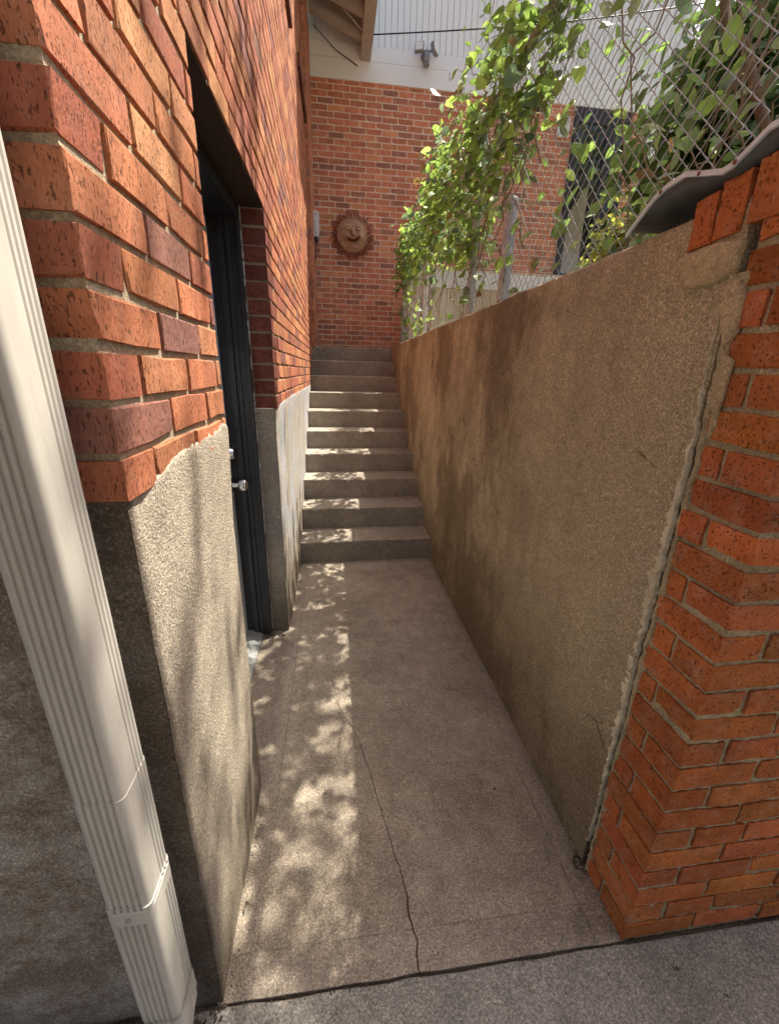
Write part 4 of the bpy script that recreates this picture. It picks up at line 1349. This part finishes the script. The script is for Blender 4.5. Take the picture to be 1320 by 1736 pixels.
# climbing vine on the fence: dense mantle in the plane of the fence (y, z)
vine = empty('climbing_vine', (FX, 3.4, 1.7), 'dense green heart-leaved vine draped over the chain link fence', 'vine')
mantle = [(5.02, 2.35), (5.05, 2.85), (4.55, 2.98), (3.9, 2.95), (3.45, 3.08), (2.75, 3.02), (2.3, 3.08), (2.05, 3.22), (1.55, 3.10), (1.10, 2.85), (1.05, 2.62), (1.28, 2.56), (1.45, 2.42), (1.62, 2.34), (1.9, 2.26), (2.1, 2.02), (2.7, 2.2), (3.2, 2.3), (3.6, 2.32), (4.2, 2.42), (4.6, 2.35)]
leaves = []
cl = [(random.uniform(1.05, 5.05), random.uniform(1.75, 3.25)) for _ in range(2900)]
cl = [c for c in cl if inside(mantle, *c)]
for (y, z) in cl:
    for _ in range(2):
        yy = y + random.gauss(0, 0.05); zz = z + random.gauss(0, 0.05)
        xx = FX - 0.03 + random.gauss(0, 0.065)
        leaves.append((Vector((xx, yy, zz)), leaf_rot((-0.55, -0.15, 0.75)), random.choice((random.uniform(0.022, 0.04), random.uniform(0.04, 0.06), random.uniform(0.055, 0.082))), green('vine')))
for _ in range(330):     # stray leaves lower on the mesh
    y = random.uniform(0.75, 5.0); z = random.uniform(1.76, 2.75)
    if random.random() < 0.5 or y > 3.5:
        leaves.append((Vector((FX - 0.045 + random.gauss(0, 0.02), y, z)), leaf_rot((-0.7, -0.3, 0.4)), random.uniform(0.035, 0.07), green('vine')))
for _ in range(90):     # airy shoots at the far end and over the top
    y = random.uniform(4.3, 5.15); z = random.uniform(1.8, 2.95)
    leaves.append((Vector((FX - 0.06 + random.gauss(0, 0.05), y, z)), leaf_rot((-0.5, -0.3, 0.6)), random.uniform(0.03, 0.055), green('pale')))
put_leaves(leaves, 'heart', vine, 300, 'far_leaves')
mb = MB()
for s in range(30):
    y = random.uniform(1.0, 5.0); z = random.uniform(1.7, 2.3); pts = []
    x = FX - 0.03
    dy = random.uniform(-0.06, 0.06)
    for i in range(12):
        pts.append((x + random.gauss(0, 0.015), y, z)); y += dy + random.gauss(0, 0.04); z += random.uniform(0.03, 0.11)
        if z > 3.1: break
    if len(pts) > 2: mb.tube(pts, [0.004 * (1 - 0.6 * i / len(pts)) for i in range(len(pts))], 5)
for s in range(16):      # tendrils hanging free into the passage side
    y = random.uniform(1.6, 3.0); z = random.uniform(2.7, 3.05); x = FX - 0.08; pts = []
    for i in range(8):
        pts.append((x, y, z)); x -= random.uniform(0.005, 0.04); y += random.gauss(0, 0.03); z += random.uniform(-0.07, 0.03)
    mb.tube(pts, 0.0018, 4)
vs_ = mb.build('stems', MAT['twig'], vine, smooth=True)

# dry climbing stems and broad leaves on the near end of the fence
tang = empty('tangled_climber', (FX + 0.25, 1.0, 1.62), 'tangle of bare brown stems with sparse leaves behind the near end of the fence', 'climbing plant')
mb = MB()
for s in range(36):
    y = random.uniform(0.45, 1.05); x = FX + random.uniform(-0.02, 0.55); z = random.uniform(1.62, 2.2); pts = []
    dy = random.uniform(-0.08, 0.03); dx = random.uniform(-0.02, 0.06)
    for i in range(14):
        pts.append((x, y, z)); x += dx + random.gauss(0, 0.02); y += dy * 0.6 + random.gauss(0, 0.03); z += random.uniform(0.02, 0.12)
    mb.tube(pts, [random.uniform(0.0012, 0.0034)] * len(pts), 5)
mb.build('stems', MAT['twig'], tang, smooth=True)
mb = MB(); mb.tube([(1.62, 0.80, 1.62), (1.60, 0.82, 2.12), (1.60, 0.88, 2.22), (1.6, 0.94, 2.33), (1.6, 1.0, 2.44), (1.59, 1.07, 2.50), (1.6, 1.13, 2.62), (1.62, 1.20, 2.85), (1.68, 1.30, 3.3), (1.8, 1.4, 3.8)], [0.018, 0.016, 0.015, 0.014, 0.014, 0.016, 0.014, 0.013, 0.010, 0.007], 10)
mb.build('trunk', MAT['bark'], tang, smooth=True)
leaves = []
for _ in range(1200):
    y = random.uniform(0.45, 1.9); z = random.uniform(1.75, 3.2); x = FX + random.uniform(-0.05, 0.75)
    if (y + 0.57) / (x - 0.28) > 1.45 and random.random() < 0.9: continue
    leaves.append((Vector((x, y, z)), leaf_rot((-0.4, -0.4, 0.6)), random.uniform(0.04, 0.085), green('vine' if random.random() < 0.7 else 'pale')))
put_leaves(leaves, 'long', tang, 280, 'small_leaves')

def bush(name, label, base, center, rad, nleaf, size, kind, shape, limit, stem_n=9, ng=None):
    b = empty(name, base, label, 'shrub')
    lv = []
    cl = []
    nc = ng or max(6, nleaf // 40)
    for _ in range(nc):
        d = Vector((random.gauss(0, 1), random.gauss(0, 1), random.gauss(0, 1))).normalized() * random.uniform(0.35, 1.0)
        cl.append(Vector((center[0] + d.x * rad[0], center[1] + d.y * rad[1], center[2] + d.z * rad[2])))
    for i in range(nleaf):
        c = random.choice(cl); s = min(rad) * 0.28
        p = c + Vector((random.gauss(0, s), random.gauss(0, s), random.gauss(0, s)))
        out = (p - Vector(center)); out = out.normalized() if out.length > 1e-4 else Vector((0, 0, 1))
        lv.append((p, leaf_rot(out + Vector((0, 0, 0.6)), 0.2), size * random.uniform(0.7, 1.3), green(kind)))
    put_leaves(lv, shape, b, limit, 'foliage')
    mb = MB()
    for c in cl[:stem_n]:
        m1 = Vector(base).lerp(c, 0.5) + Vector((random.gauss(0, 0.05), random.gauss(0, 0.05), 0.05))
        mb.tube([Vector(base), m1, c], [0.012, 0.008, 0.003], 6)
    mb.build('stems', MAT['bark'], b, smooth=True)
    return b
bush('yellow_shrub', 'low yellow-green shrub behind the fence beside the glazed door', (2.2, 2.35, 1.62), (2.2, 2.32, 2.2), (0.22, 0.25, 0.22), 1500, 0.05, 'yellow', 'long', 280, 12)
bush('broadleaf_shrub', 'glossy broad-leaved shrub behind the fence above the metal sheet', (2.3, 1.75, 1.62), (2.25, 1.72, 2.62), (0.42, 0.36, 0.42), 1300, 0.11, 'dark', 'long', 280, 14)
bush('dark_shrub', 'dense dark shrub filling the corner of the yard behind the tangled stems', (3.3, 2.4, 1.62), (3.2, 2.5, 3.1), (0.85, 0.9, 1.0), 3600, 0.10, 'dark', 'long', 200, 14)

# yard trees whose crowns shade the passage
def tree(name, label, base, height, crown_c, crown_r, nclump, per, size, lean=(0, 0), keep=None, kind='dark'):
    t = empty(name, base, label, 'tree')
    b = Vector(base); top = Vector(crown_c)
    mb = MB()
    m1 = b.lerp(top, 0.45) + Vector((random.gauss(0, 0.08), random.gauss(0, 0.08), 0))
    mb.tube([b, b.lerp(m1, 0.5) + Vector((0.03, 0.02, 0)), m1, top], [0.11, 0.09, 0.075, 0.04], 12)
    tr = mb.build('trunk', MAT['bark'], t, smooth=True)
    cl = []
    while len(cl) < nclump:
        d = Vector((random.gauss(0, 1), random.gauss(0, 1), random.gauss(0, 1))).normalized() * random.uniform(0.45, 1.0)
        c = Vector((top.x + d.x * crown_r[0], top.y + d.y * crown_r[1], top.z + d.z * crown_r[2]))
        if keep and not keep(c): continue
        cl.append(c)
    mb = MB()
    for c in cl:
        s = m1.lerp(top, random.uniform(0.1, 0.9))
        mid = s.lerp(c, 0.5) + Vector((random.gauss(0, 0.08), random.gauss(0, 0.08), random.uniform(0, 0.15)))
        mb.tube([s, mid, c], [0.026, 0.016, 0.005], 6)
    mb.build('limbs', MAT['bark'], tr, smooth=True)
    lv = []
    for c in cl:
        for _ in range(per):
            s = 0.17
            p = c + Vector((random.gauss(0, s), random.gauss(0, s), random.gauss(0, s * 0.8)))
            lv.append((p, leaf_rot((0, 0, 1), 0.3, 0.7), size * random.uniform(0.7, 1.3), green(kind)))
    put_leaves(lv, 'long', t, 200, 'crown')
    return t
def sun_gap(c):
    """the crown is open where the sun comes through to the corner and the floor"""
    t = c.x / 0.40; y0 = c.y - 0.27 * t; z0 = c.z - t
    if 0.04 < y0 < 0.70 and 0.0 < z0 < 2.7: return False
    tf = (c.x - 1.155) / 0.40; yf = c.y - 0.27 * tf; zf = c.z - tf
    if 1.2 < yf < 5.2 and 2.2 < zf < 3.4: return random.random() < 0.35
    if 0.7 < y0 < 5 and 1.0 < z0 < 4: return random.random() < 0.5
    return True
tree('yard_tree', 'leafy tree in the yard behind the tangled climber on the right', (3.6, 1.9, 1.6), 6, (3.15, 2.35, 6.6), (1.5, 1.8, 1.2), 80, 60, 0.09, keep=sun_gap)
tree('yard_tree', 'leafy tree in the yard beyond the deck corner', (5.6, 3.2, 1.6), 6, (5.4, 3.3, 5.0), (1.3, 1.4, 1.3), 60, 60, 0.09)

# fallen leaves and crumbs
spots = [((0.45, 2.22), 'on the floor close to the bottom step'), ((0.50, 1.60), 'in the middle of the passage floor'), ((0.385, 1.30), 'on the passage floor level with the doorway'),
         ((0.93, 2.45), 'on the bottom step near the right wall'), ((0.96, 2.52), 'on the bottom step against the right wall'), ((1.12, -0.07), 'on the sidewalk just off the pier corner'),
         ((1.20, -0.13), 'on the sidewalk in front of the pier'), ((0.83, 0.44), 'on the passage floor near the right wall foot')]
for (x, y), where in spots:
    z = 0.004 if y < YS else RI + 0.004
    if y < 0: z = 0.002
    me, V, F = LEAF['long']
    m2 = mesh('fallen_leaf', V, F, True)
    o = link('fallen_leaf', m2, None, MAT['dead_leaf'], Matrix.Translation((x, y, z)) @ Matrix.Rotation(random.uniform(0, 6.28), 4, 'Z') @ Matrix.Rotation(0.15, 4, 'X') @ Matrix.Scale(random.uniform(0.010, 0.018), 4))
    tag(o, 'tiny dark fallen leaf ' + where, 'leaf', 'fallen leaves in the passage')
# loose debris in the corner of the doorway and along the joints
mb = MB()
def crumb(x, y, z, s):
    M = Matrix.Translation((x, y, z)) @ Matrix.Rotation(random.uniform(0, 6), 4, (random.random(), random.random(), random.random() + 0.1))
    v = [(M @ (Vector(q) * s * random.uniform(0.6, 1.3))) for q in ((1, 0, 0), (-1, 0, 0), (0, 1, 0), (0, -1, 0), (0, 0, 0.6), (0, 0, -0.6))]
    mb.add(v, [(0, 2, 4), (2, 1, 4), (1, 3, 4), (3, 0, 4), (2, 0, 5), (1, 2, 5), (3, 1, 5), (0, 3, 5)])
for _ in range(170): crumb(random.uniform(-0.26, -0.02), YF - 0.045 - abs(random.gauss(0, 0.03)), random.uniform(0.0, 0.012) + (0.02 if random.random() < 0.3 else 0), random.uniform(0.002, 0.006))
for _ in range(160): crumb(random.uniform(-0.02, 1.0), random.gauss(-0.006, 0.004), -0.004, random.uniform(0.0015, 0.004))
for _ in range(240): crumb(random.uniform(-0.6, 0.0), -abs(random.gauss(0.0, 0.022)), 0.0, random.uniform(0.002, 0.007))
for _ in range(110): crumb(W - abs(random.gauss(0, 0.012)), random.uniform(0.1, 2.3), 0.002, random.uniform(0.001, 0.003))
for _ in range(60): crumb(random.gauss(1.0, 0.012), random.gauss(0.19, 0.02), 0.004, random.uniform(0.002, 0.005))
for _ in range(120): crumb(abs(random.gauss(0, 0.014)), random.uniform(0.0, 0.53), 0.002, random.uniform(0.001, 0.003))
for _ in range(90): crumb(random.uniform(0.0, 1.0), random.uniform(0.05, 2.3), 0.002, random.uniform(0.0008, 0.0022))
for i in range(8):
    for _ in range(16): crumb(random.choice((0.02 + abs(random.gauss(0, 0.05)), W - abs(random.gauss(0, 0.05)), random.uniform(0, 1))), YS + (i + 1) * TR - abs(random.gauss(0.0, 0.03)), (i + 1) * RI + 0.003, random.uniform(0.0015, 0.004))
o = mb.build('debris', MAT['dirt']); tag(o, 'dark leaf litter and grit in the doorway corner and joints', 'debris', kind='stuff')
